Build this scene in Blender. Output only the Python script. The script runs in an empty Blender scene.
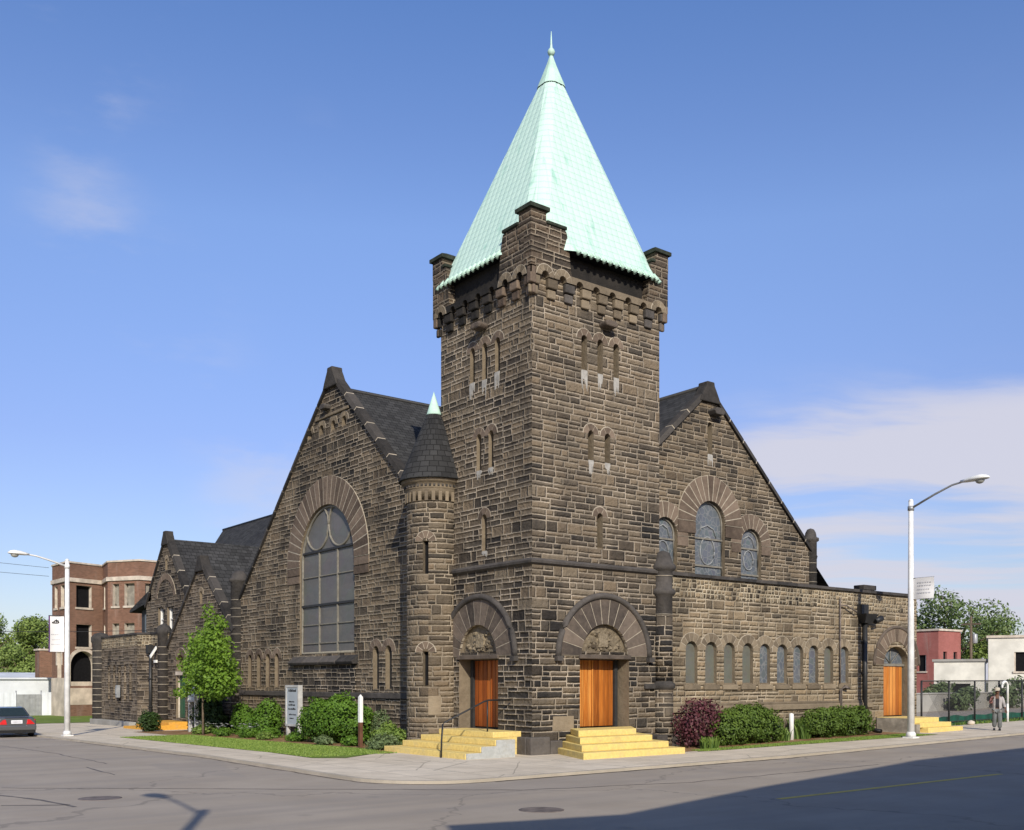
import bpy, bmesh, math, random
from mathutils import Vector, noise
from mathutils.geometry import tessellate_polygon, delaunay_2d_cdt
RND = random.Random(7)
C = bpy.context.scene.collection
rad = math.radians
PI = math.pi

def gz(u, v):
    return .0118*min(max(0, u-6), 50) - .012*min(max(0, v-6), 50)

# ------------------------------------------------------------------ materials
class NT:
    def __init__(s, name, rough=.8, spec=.3):
        s.mat = bpy.data.materials.new(name); s.mat.use_nodes = True
        s.t = s.mat.node_tree; s.t.nodes.clear()
        s.out = s.t.nodes.new('ShaderNodeOutputMaterial')
        s.b = s.t.nodes.new('ShaderNodeBsdfPrincipled')
        s.b.inputs['Roughness'].default_value = rough
        s.b.inputs['Specular IOR Level'].default_value = spec
        s.t.links.new(s.b.outputs[0], s.out.inputs[0])
    def put(s, sock, v):
        if v is None: return
        if isinstance(v, (int, float)): sock.default_value = v
        elif isinstance(v, (tuple, list)):
            sock.default_value = (*v, 1) if (sock.type == 'RGBA' and len(v) == 3) else v
        else: s.t.links.new(v, sock)
    def m(s, op, a, b=None, c=None, clamp=False):
        n = s.t.nodes.new('ShaderNodeMath'); n.operation = op; n.use_clamp = clamp
        s.put(n.inputs[0], a); s.put(n.inputs[1], b); s.put(n.inputs[2], c)
        return n.outputs[0]
    def mix(s, f, a, b, mode='MIX'):
        n = s.t.nodes.new('ShaderNodeMix'); n.data_type = 'RGBA'; n.blend_type = mode
        s.put(n.inputs[0], f); s.put(n.inputs[6], a); s.put(n.inputs[7], b)
        return n.outputs[2]
    def uv(s):
        return s.t.nodes.new('ShaderNodeUVMap').outputs[0]
    def pos(s):
        return s.t.nodes.new('ShaderNodeNewGeometry').outputs['Position']
    def sep(s, v):
        n = s.t.nodes.new('ShaderNodeSeparateXYZ'); s.put(n.inputs[0], v); return n.outputs
    def comb(s, x, y, z=0):
        n = s.t.nodes.new('ShaderNodeCombineXYZ')
        s.put(n.inputs[0], x); s.put(n.inputs[1], y); s.put(n.inputs[2], z); return n.outputs[0]
    def scale(s, v, k):
        n = s.t.nodes.new('ShaderNodeVectorMath'); n.operation = 'MULTIPLY'
        s.put(n.inputs[0], v); n.inputs[1].default_value = k if isinstance(k, tuple) else (k, k, k); return n.outputs[0]
    def noise(s, v, sc, det=4, rough=.6):
        n = s.t.nodes.new('ShaderNodeTexNoise'); s.put(n.inputs['Vector'], v)
        n.inputs['Scale'].default_value = sc; n.inputs['Detail'].default_value = det
        n.inputs['Roughness'].default_value = rough
        return n.outputs[0]
    def vor(s, v, sc, feat='F1', out=0):
        n = s.t.nodes.new('ShaderNodeTexVoronoi'); n.feature = feat; s.put(n.inputs['Vector'], v)
        n.inputs['Scale'].default_value = sc; return n.outputs[out]
    def wn(s, v):
        n = s.t.nodes.new('ShaderNodeTexWhiteNoise'); n.noise_dimensions = '3D'; s.put(n.inputs[0], v); return n.outputs
    def ramp(s, f, stops):
        n = s.t.nodes.new('ShaderNodeValToRGB'); e = n.color_ramp.elements
        while len(e) < len(stops): e.new(.5)
        for i, (p, c) in enumerate(stops):
            e[i].position = p; e[i].color = (*c, 1) if isinstance(c, (tuple, list)) else (c, c, c, 1)
        s.put(n.inputs[0], f); return n.outputs[0]
    def ss(s, v, a, b, lo=0, hi=1):
        n = s.t.nodes.new('ShaderNodeMapRange'); n.interpolation_type = 'SMOOTHSTEP'
        s.put(n.inputs[0], v); n.inputs[1].default_value = a; n.inputs[2].default_value = b
        n.inputs[3].default_value = lo; n.inputs[4].default_value = hi; return n.outputs[0]
    def attr(s, name):
        n = s.t.nodes.new('ShaderNodeAttribute'); n.attribute_name = name; return n.outputs['Fac']
    def bump(s, h, dist, strength=1):
        n = s.t.nodes.new('ShaderNodeBump'); s.put(n.inputs['Height'], h)
        n.inputs['Distance'].default_value = dist; n.inputs['Strength'].default_value = strength
        s.put(s.b.inputs['Normal'], n.outputs[0])
    def col(s, c): s.put(s.b.inputs['Base Color'], c); return s.mat

def ashlar(name, lo, mid, hi, mortar, soot_shade=.5, h=.35, w=1.05, joint=.018, zdark=None, bump=.11, seed=0., split=.88, spread=.68):
    n = NT(name, .92, .15)
    uvs = n.uv(); p = n.pos()
    wob = n.noise(uvs, 3.1, 2)
    s = n.sep(uvs)
    a = n.m('ADD', s[0], n.m('MULTIPLY', n.m('SUBTRACT', wob, .5), .05))
    z = n.m('ADD', s[1], n.m('MULTIPLY', n.m('SUBTRACT', wob, .5), .04))
    zz = n.m('DIVIDE', z, h); row = n.m('FLOOR', zz); fz = n.m('FRACT', zz)
    rr = n.wn(n.comb(row, 3.7+seed))[0]
    ac = n.m('ADD', n.m('DIVIDE', a, w), n.m('MULTIPLY', rr, 7.3)); colm = n.m('FLOOR', ac); fa = n.m('FRACT', ac)
    cr = n.sep(n.wn(n.comb(colm, row, 1.3+seed))[1])
    sp = n.m('ADD', .33, n.m('MULTIPLY', cr[1], .34))
    sp = n.m('ADD', sp, n.m('MULTIPLY', n.m('GREATER_THAN', cr[0], split), 2))
    layer = n.m('GREATER_THAN', fz, sp)
    lr = n.sep(n.wn(n.comb(colm, row, n.m('ADD', layer, 5.1+seed)))[1])
    t = n.m('ADD', .27, n.m('MULTIPLY', lr[0], .46))
    t = n.m('ADD', t, n.m('MULTIPLY', n.m('GREATER_THAN', lr[1], .86), 2))
    side = n.m('GREATER_THAN', fa, t)
    br = n.sep(n.wn(n.comb(n.m('ADD', n.m('MULTIPLY', colm, 2), side), n.m('ADD', n.m('MULTIPLY', row, 2), layer), 9.9+seed))[1])
    dx = n.m('MULTIPLY', n.m('MINIMUM', n.m('MINIMUM', fa, n.m('SUBTRACT', 1, fa)), n.m('ABSOLUTE', n.m('SUBTRACT', fa, t))), w)
    dz = n.m('MULTIPLY', n.m('MINIMUM', n.m('MINIMUM', fz, n.m('SUBTRACT', 1, fz)), n.m('ABSOLUTE', n.m('SUBTRACT', fz, sp))), h)
    d = n.m('MINIMUM', dx, dz)
    mort = n.ss(d, joint*.6, joint*1.35, 1, 0)
    big = n.noise(p, .22, 3)
    streak = n.noise(n.scale(p, (1.1, 1.1, .16)), 1.0, 3)
    fine = n.noise(p, 9, 5, .7)
    tone = n.m('ADD', n.m('ADD', n.m('MULTIPLY', br[0], spread), .31-spread*.5), n.m('ADD', n.m('MULTIPLY', n.m('SUBTRACT', big, .5), 1.5), n.m('MULTIPLY', streak, .6)))
    tone = n.m('SUBTRACT', tone, soot_shade*.5-.295)
    tone = n.m('ADD', tone, n.m('MULTIPLY', n.m('SUBTRACT', fine, .5), .35))
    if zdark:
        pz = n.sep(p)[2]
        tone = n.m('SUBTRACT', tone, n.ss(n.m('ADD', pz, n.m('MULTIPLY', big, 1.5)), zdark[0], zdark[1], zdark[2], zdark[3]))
    c = n.ramp(tone, [(.12, lo), (.45, mid), (.9, hi)])
    c = n.mix(n.m('MULTIPLY', br[1], .35), c, n.mix(1, c, (1.12, .95, .78), 'MULTIPLY'))
    c = n.mix(n.m('MULTIPLY', fine, .55), c, n.mix(1, c, (.5, .5, .52), 'MULTIPLY'))
    mc = n.mix(n.ss(streak, .35, .7), [x*.55 for x in mortar], mortar)
    mv = n.m('MULTIPLY', mort, n.ss(n.noise(p, 1.1, 4), .32, .54, .35, 1))
    n.col(n.mix(mv, c, mc))
    hgt = n.m('ADD', n.m('MULTIPLY', n.ss(d, 0, .07), .5), n.m('MULTIPLY', n.noise(p, 5.5, 5, .66), 1.1))
    hgt = n.m('ADD', hgt, n.m('MULTIPLY', br[2], .35))
    n.bump(hgt, bump, 1)
    return n.mat

def stone(name, c0, c1, sc=3., bump=.03, tonek=.5, rough=.9):
    n = NT(name, rough, .15); p = n.pos()
    f = n.noise(p, sc, 5, .65); g = n.noise(p, .5, 2)
    t = n.m('ADD', n.m('MULTIPLY', f, .6), n.m('MULTIPLY', n.attr('tone'), tonek))
    t = n.m('ADD', t, n.m('MULTIPLY', n.m('SUBTRACT', g, .5), .6))
    n.bump(n.noise(p, 8, 5, .65), bump)
    n.col(n.ramp(t, [(.25, c0), (.85, c1)])); return n.mat

def plain(name, c, rough=.6, spec=.3, var=.25, sc=6., metal=0., bump=0.):
    n = NT(name, rough, spec); p = n.pos()
    f = n.noise(p, sc, 4)
    n.b.inputs['Metallic'].default_value = metal
    n.col(n.mix(n.ss(f, .3, .75), [x*(1-var) for x in c], [min(1, x*(1+var*.4)) for x in c]))
    if bump: n.bump(n.noise(p, sc*3, 4), bump)
    return n.mat

def leafmat(name, dark, light, trans=.25):
    n = NT(name, .55, .3); t = n.attr('tone'); p = n.pos()
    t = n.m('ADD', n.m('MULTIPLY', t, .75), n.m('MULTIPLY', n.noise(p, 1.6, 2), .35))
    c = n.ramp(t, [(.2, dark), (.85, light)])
    n.col(c)
    tr = n.t.nodes.new('ShaderNodeBsdfTranslucent'); n.put(tr.inputs[0], c)
    mx = n.t.nodes.new('ShaderNodeMixShader'); mx.inputs[0].default_value = trans
    n.t.links.new(n.b.outputs[0], mx.inputs[1]); n.t.links.new(tr.outputs[0], mx.inputs[2])
    n.t.links.new(mx.outputs[0], n.out.inputs[0]); return n.mat

M = {}
MORT = (.48, .405, .305)
M['tower'] = ashlar('tower_stone', (.030, .028, .026), (.096, .081, .062), (.205, .166, .116), MORT, soot_shade=.47, zdark=(4.4, 7.0, .27, 0))
M['top'] = ashlar('sooty_tower_top_stone', (.022, .021, .019), (.060, .050, .040), (.135, .105, .075), (.36, .30, .22), soot_shade=.55, seed=5.5)
M['gable'] = ashlar('gable_stone', (.030, .028, .025), (.090, .075, .056), (.210, .168, .115), (.43, .36, .265), soot_shade=.44, seed=3.3, zdark=(5.5, 10.5, 0, .17))
M['wing'] = ashlar('wing_stone', (.066, .056, .042), (.165, .134, .092), (.30, .24, .158), (.50, .42, .30), soot_shade=.42, seed=7.1, joint=.023)
M['check'] = ashlar('parapet_stone', (.030, .026, .022), (.145, .117, .079), (.33, .265, .172), (.56, .48, .34), soot_shade=.42, h=.33, w=.40, seed=2.2, split=2, joint=.022, spread=.85)
M['rear'] = ashlar('rear_stone', (.024, .022, .02), (.080, .066, .05), (.20, .165, .12), (.36, .30, .23), soot_shade=.48, seed=11.1)
M['tan'] = stone('tan_dressed_stone', (.10, .080, .056), (.255, .205, .14))
M['vous'] = stone('voussoir_stone', (.065, .048, .036), (.20, .152, .112), sc=4)
M['vousd'] = stone('sooty_voussoir_stone', (.04, .034, .03), (.17, .135, .105), sc=4)
M['dark'] = stone('sooty_dark_stone', (.028, .027, .026), (.115, .102, .09), sc=4)
M['soot_shade'] = stone('soot_and_shade_stone', (.010, .010, .010), (.040, .035, .030), sc=3)  # soot, with the shade under the tower eaves also put into the colour
M['coping'] = stone('black_coping_stone', (.020, .019, .018), (.072, .065, .058), sc=4)
M['carve'] = stone('carved_stone', (.07, .055, .038), (.34, .28, .19), sc=7, bump=.12)
M['mortar'] = plain('mortar', (.40, .35, .27), .95, .1)
M['lime'] = plain('white_droppings', (.36, .345, .31), .9, .1)
def glassmat(name, c, lead, sc, rough=.25):
    n = NT(name, rough, .35); u = n.uv()
    e = n.vor(u, sc, 'DISTANCE_TO_EDGE'); k = n.vor(u, sc, 'F1', 1)
    cc = n.mix(.09, c, n.mix(1, c, k, 'MULTIPLY'))
    su_ = n.sep(u); pr = n.wn(n.comb(n.m('FLOOR', n.m('DIVIDE', su_[0], 1.62)), n.m('FLOOR', n.m('DIVIDE', su_[1], 1.05)), 2.2))[0]
    cc = n.mix(n.m('MULTIPLY', pr, .5), cc, n.mix(1, cc, (.68, .7, .74), 'MULTIPLY'))
    cc = n.mix(n.noise(u, 1.3, 4), cc, n.mix(1, cc, (1.6, 1.55, 1.5), 'MULTIPLY'))
    n.col(n.mix(n.ss(e, .02, .07, 1, 0), cc, lead))
    n.bump(n.noise(u, 2.5, 3), .02); return n.mat
M['glassg'] = glassmat('dull_grey_glazing', (.100, .097, .090), (.11, .107, .10), 1.4, .5)
M['glassb'] = glassmat('leaded_bluish_glass', (.085, .098, .11), (.17, .175, .175), 4.2, .35)
M['glassl'] = glassmat('leaded_lancet_glass', (.10, .102, .085), (.12, .122, .10), 6, .45)
M['black'] = plain('dark_void', (.012, .012, .013), .9, .05)
M['frame'] = plain('grey_window_frame', (.20, .185, .15), .7)
M['framed'] = plain('dark_window_bar', (.03, .03, .03), .6)

def shingle(name, c, row=.22):
    n = NT(name, .93, .12); u = n.uv(); p = n.pos()
    b = n.t.nodes.new('ShaderNodeTexBrick'); n.put(b.inputs['Vector'], u)
    b.inputs['Scale'].default_value = 1; b.inputs['Brick Width'].default_value = .34; b.inputs['Row Height'].default_value = row
    b.inputs['Mortar Size'].default_value = .012; b.inputs['Bias'].default_value = 0
    b.inputs['Color1'].default_value = (*[x*.72 for x in c], 1); b.inputs['Color2'].default_value = (*[x*1.25 for x in c], 1)
    b.inputs['Mortar'].default_value = (*[x*.45 for x in c], 1)
    f = n.noise(p, .6, 4)
    n.col(n.mix(n.ss(f, .25, .75), n.mix(1, b.outputs[0], (.68, .68, .7), 'MULTIPLY'), b.outputs[0]))
    n.bump(n.m('ADD', n.m('MULTIPLY', b.outputs['Fac'], -1), n.m('MULTIPLY', n.noise(p, 20, 3), .5)), .02); return n.mat
M['shingle'] = shingle('charcoal_shingles', (.050, .050, .049))
M['cone'] = shingle('turret_shingles', (.040, .040, .039), .2)

def copper(name):
    n = NT(name, .62, .3); u = n.uv(); p = n.pos(); s = n.sep(u)
    fx = n.m('FRACT', n.m('DIVIDE', s[0], .27)); fy = n.m('FRACT', n.m('DIVIDE', s[1], .27))
    hx = n.m('SINE', n.m('MULTIPLY', fx, PI)); hy = n.m('SUBTRACT', 1, fy)
    hgt = n.m('ADD', n.m('MULTIPLY', n.m('POWER', hx, .6), .45), n.m('MULTIPLY', hy, 1.0))
    line = n.m('MAXIMUM', n.ss(fy, .70, .97), n.m('MULTIPLY', n.ss(n.m('ABSOLUTE', n.m('SUBTRACT', fx, .5)), .36, .5), .6))
    r = n.wn(n.comb(n.m('FLOOR', n.m('DIVIDE', s[0], .27)), n.m('FLOOR', n.m('DIVIDE', s[1], .27)), 1))[0]
    base = n.mix(n.noise(p, .7, 4), (.47, .65, .545), (.535, .70, .60))
    base = n.mix(n.m('MULTIPLY', r, .3), base, (.42, .59, .51))
    base = n.mix(n.ss(n.noise(n.scale(p, (2.5, 2.5, .2)), 1, 3), .58, .75), base, (.30, .52, .42))
    n.col(n.mix(n.m('MULTIPLY', line, .30), base, (.26, .43, .36)))
    n.bump(hgt, .028); return n.mat
M['copper'] = copper('green_copper_tiles')
M['copperplain'] = plain('green_copper', (.46, .65, .54), .6, .3, .2, 2)
M['copperdark'] = plain('mossy_copper_cap', (.035, .042, .03), .9, .2, .5, 3)

def wood(name, c0, c1, c2):
    n = NT(name, .38, .4); u = n.uv(); s = n.sep(u)
    pl = n.m('FLOOR', n.m('DIVIDE', s[0], .235)); fr = n.m('FRACT', n.m('DIVIDE', s[0], .235))
    r = n.wn(n.comb(pl, 4.4, 2))[0]
    g = n.noise(n.comb(n.m('MULTIPLY', s[0], 9), n.m('MULTIPLY', s[1], .55), n.m('MULTIPLY', r, 9)), 2.2, 5, .6)
    t = n.m('ADD', n.m('MULTIPLY', r, .42), n.m('MULTIPLY', g, .62))
    c = n.ramp(t, [(.22, c0), (.5, c1), (.8, c2)])
    c = n.mix(n.ss(s[1], .7, 1.5, .45, 0), c, n.mix(1, c, (.5, .42, .4), 'MULTIPLY'))
    n.col(n.mix(n.ss(fr, .04, .09, .75, 0), c, (.05, .018, .006)))
    n.bump(n.ss(fr, .02, .09), .02); return n.mat
M['wood'] = wood('varnished_orange_wood', (.17, .045, .008), (.42, .135, .02), (.66, .30, .07))
M['woodd'] = wood('varnished_red_wood', (.15, .036, .008), (.33, .085, .015), (.48, .165, .03))

def paintstep(name, c, worn, grey):
    n = NT(name, .8, .2); p = n.pos()
    f = n.noise(p, 2.4, 6, .7); g = n.noise(p, 11, 4, .7)
    cc = n.mix(n.ss(g, .35, .7), c, [x*.82 for x in c])
    cc = n.mix(n.ss(f, .52, .64, 0, .8), cc, worn)
    cc = n.mix(n.ss(n.noise(n.scale(p, (1, 1, 3)), 1.7, 5, .7), .5, .75, 0, .35), cc, (.30, .24, .13))
    cc = n.mix(n.ss(n.m('ADD', f, n.m('MULTIPLY', g, .3)), .83, .88), cc, grey)
    n.col(cc); n.bump(g, .012); return n.mat
M['yellow'] = paintstep('yellow_step_paint', (.72, .55, .19), (.58, .46, .20), (.36, .34, .29))
M['orange'] = paintstep('orange_step_paint', (.66, .34, .05), (.55, .30, .07), (.3, .28, .24))
M['palegrey'] = paintstep('pale_grey_step_paint', (.40, .41, .39), (.34, .35, .33), (.24, .24, .22))
M['greydoor'] = plain('grey_concrete', (.30, .27, .22), .9, .2, .4, 2, bump=.02)

def concrete(name, c, slab=1.5, joint=True):
    n = NT(name, .9, .2); p = n.pos(); s = n.sep(p)
    f = n.noise(p, 1.1, 6, .65); g = n.noise(p, 24, 3); big = n.noise(p, .23, 3)
    cc = n.mix(n.ss(f, .3, .72), [x*.80 for x in c], c)
    cc = n.mix(n.ss(big, .35, .65, 0, .4), cc, n.mix(1, cc, (.82, .79, .74), 'MULTIPLY'))
    cc = n.mix(n.m('MULTIPLY', g, .3), cc, n.mix(1, cc, (.7, .7, .7), 'MULTIPLY'))
    if joint:
        jx = n.m('ABSOLUTE', n.m('SUBTRACT', n.m('FRACT', n.m('DIVIDE', s[0], slab)), .5))
        jy = n.m('ABSOLUTE', n.m('SUBTRACT', n.m('FRACT', n.m('DIVIDE', s[1], slab)), .5))
        wnz = n.wn(n.comb(n.m('FLOOR', n.m('ADD', n.m('DIVIDE', s[0], slab), .5)), n.m('FLOOR', n.m('ADD', n.m('DIVIDE', s[1], slab), .5)), 0))[0]
        cc = n.mix(n.m('MULTIPLY', wnz, .28), cc, n.mix(1, cc, (.72, .70, .66), 'MULTIPLY'))
        cr = n.vor(n.comb(n.m('ADD', s[0], n.m('MULTIPLY', f, .6)), n.m('ADD', s[1], n.m('MULTIPLY', f, .5))), .3, 'DISTANCE_TO_EDGE')
        j = n.m('MAXIMUM', n.ss(n.m('MINIMUM', jx, jy), .006, .014, .6, 0), n.ss(cr, .003, .007, .45, 0))
        cc = n.mix(j, cc, (.10, .09, .07))
    n.col(cc); n.bump(g, .006); return n.mat
M['walk'] = concrete('pale_concrete', (.72, .63, .49))
M['kerb'] = concrete('kerb_concrete', (.45, .40, .32), 3.0, False)
M['conc'] = concrete('grey_wall_concrete', (.33, .32, .29), 2, False)

def asphalt():
    n = NT('old_asphalt', .88, .25); p = n.pos(); s = n.sep(p)
    f = n.noise(p, .45, 5, .6); g = n.noise(p, 40, 3, .8); h = n.noise(n.scale(p, (.05, .9, 1)), 1, 4)
    c = n.mix(n.ss(f, .3, .7), (.335, .285, .222), (.39, .335, .265))
    c = n.mix(n.ss(h, .4, .7, 0, .5), c, (.27, .24, .205))
    c = n.mix(n.m('MULTIPLY', g, .5), c, n.mix(1, c, (.62, .62, .63), 'MULTIPLY'))
    wv = n.comb(n.m('ADD', s[0], n.m('MULTIPLY', n.noise(p, .5, 4), 2.6)), n.m('ADD', s[1], n.m('MULTIPLY', n.noise(p, .7, 4), 2.2)))
    cr = n.vor(wv, .075, 'DISTANCE_TO_EDGE')
    c = n.mix(n.ss(cr, .0015, .004, .35, 0), c, (.09, .08, .07))
    patch = n.ss(n.noise(n.scale(p, (.35, .12, 1)), .7, 2), .62, .64, 0, .35)
    c = n.mix(patch, c, (.25, .225, .195))
    spots = n.ss(n.vor(p, .55), .03, .12, .35, 0)
    c = n.mix(spots, c, (.17, .155, .135))
    n.col(c); n.bump(g, .006); return n.mat
M['asphalt'] = asphalt()
def grassmat(name, a, b, dirt=None):
    n = NT(name, .9, .15); p = n.pos()
    f = n.noise(p, .9, 5, .65); g = n.noise(p, 16, 4, .75)
    c = n.mix(n.ss(f, .3, .7), a, b)
    c = n.mix(n.m('MULTIPLY', g, .75), c, n.mix(1, c, (.45, .5, .4), 'MULTIPLY'))
    if dirt: c = n.mix(n.ss(n.noise(p, .8, 5, .7), .56, .68), c, dirt)
    n.col(c); n.bump(g, .05); return n.mat
M['grass'] = grassmat('lawn_green', (.14, .215, .035), (.235, .31, .065), (.20, .17, .08))
M['ground'] = grassmat('rough_ground', (.12, .125, .06), (.20, .19, .12), (.24, .21, .16))
M['mulch'] = grassmat('red_mulch', (.26, .135, .06), (.42, .26, .14), (.42, .33, .21))
def brick(name, c1, c2, mort, w=.24, h=.08):
    n = NT(name, .9, .2); u = n.uv(); p = n.pos()
    b = n.t.nodes.new('ShaderNodeTexBrick'); n.put(b.inputs['Vector'], u)
    b.inputs['Scale'].default_value = 1; b.inputs['Brick Width'].default_value = w; b.inputs['Row Height'].default_value = h
    b.inputs['Mortar Size'].default_value = .010; b.inputs['Bias'].default_value = 0
    b.inputs['Color1'].default_value = (*c1, 1); b.inputs['Color2'].default_value = (*c2, 1); b.inputs['Mortar'].default_value = (*mort, 1)
    f = n.noise(p, .45, 5, .65); st = n.noise(n.scale(p, (1, 1, .15)), 1.4, 3)
    c = n.mix(n.ss(f, .3, .7, .0, .6), b.outputs[0], n.mix(1, b.outputs[0], (.6, .58, .56), 'MULTIPLY'))
    c = n.mix(n.ss(st, .55, .75, 0, .45), c, (.32, .26, .22))
    n.col(c); n.bump(b.outputs['Fac'], -.008); return n.mat
M['brick'] = brick('weathered_brown_brick', (.16, .078, .050), (.26, .13, .085), (.26, .19, .14))
M['redpaint'] = brick('red_painted_brick', (.37, .135, .115), (.41, .155, .13), (.34, .13, .11))
M['stucco'] = plain('cream_stucco', (.56, .48, .38), .9, .2, .3, 1.2)
M['trim'] = plain('pale_limestone_trim', (.55, .48, .39), .85, .2, .3, 2)
M['whitewall'] = plain('white_painted_wall', (.66, .64, .56), .8, .2, .22, .8)
M['whitemetal'] = plain('white_painted_metal', (.74, .74, .70), .45, .4, .12, 3)
M['polepaint'] = plain('white_pole_paint', (.70, .70, .68), .5, .4, .18, 2.5)
M['greymetal'] = plain('grey_metal', (.33, .34, .34), .45, .4, .2, 3, metal=.3)
M['blackmetal'] = plain('black_metal', (.022, .022, .022), .5, .4, .3, 3)
M['lens'] = plain('lamp_glass', (.34, .34, .30), .2, .5, .1)
M['banner'] = plain('white_banner_cloth', (.74, .73, .71), .8, .1, .08, 1.5)
M['print'] = plain('black_print', (.02, .02, .02), .8, .1)
M['faint'] = plain('faint_grey_print', (.5, .5, .52), .8, .1)
M['purpleedge'] = plain('purple_trim_cloth', (.12, .05, .16), .8, .1)
M['signglass'] = plain('sign_case_panel', (.36, .40, .43), .3, .5, .12, 2)
M['postbrown'] = plain('brown_post_paint', (.13, .06, .035), .7, .2, .3, 4)
M['green_door'] = plain('dark_green_paint', (.015, .075, .035), .45, .4, .3, 3)
M['bark'] = stone('bark', (.06, .045, .03), (.20, .155, .11), sc=9, bump=.05)
M['bushleaf'] = leafmat('bush_leaf', (.020, .062, .008), (.125, .235, .022))
M['boxleaf'] = leafmat('clipped_bush_leaf', (.022, .055, .008), (.13, .20, .03))
M['mapleleaf'] = leafmat('maple_leaf', (.05, .115, .010), (.22, .36, .04), .35)
M['purpleleaf'] = leafmat('purple_leaf', (.028, .010, .014), (.155, .050, .060))
M['treeleaf'] = leafmat('far_tree_leaf', (.055, .105, .02), (.25, .33, .08))
M['treeleafd'] = leafmat('far_dark_tree_leaf', (.045, .085, .025), (.17, .235, .075))
M['plantleaf'] = leafmat('perennial_leaf', (.045, .095, .015), (.21, .30, .06))
M['greyleaf'] = leafmat('grey_green_leaf', (.05, .085, .03), (.17, .225, .095))
M['darkleaf'] = leafmat('evergreen_leaf', (.008, .022, .006), (.045, .085, .016))
M['petal'] = plain('white_petal', (.8, .8, .78), .7)
M['core'] = plain('dark_green_core', (.012, .02, .006), .95, .05)
M['grassblade'] = leafmat('grass_blade', (.11, .19, .028), (.27, .36, .075))
M['tar'] = plain('old_tar_seam', (.15, .135, .12), .8, .2, .3, 3)
M['grit'] = plain('gutter_grit', (.20, .17, .13), .95, .1, .5, 2)
M['ylline'] = paintstep('worn_yellow_line', (.70, .52, .12), (.55, .44, .17), (.24, .23, .20))
M['iron'] = plain('rusty_iron', (.17, .14, .12), .8, .3, .4, 5)
M['palelead'] = plain('pale_lead_lines', (.26, .27, .27), .6, .3)
M['board'] = plain('grey_window_board', (.30, .275, .225), .9, .1, .4, 1.5)
M['casepaint'] = plain('weathered_case_paint', (.46, .455, .43), .6, .3, .25, 3)
M['tarp'] = plain('green_tarp', (.01, .16, .10), .6, .3, .4, 2)
M['corr'] = plain('pale_corrugated_sheet', (.62, .65, .67), .6, .3, .15, .6)

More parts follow.
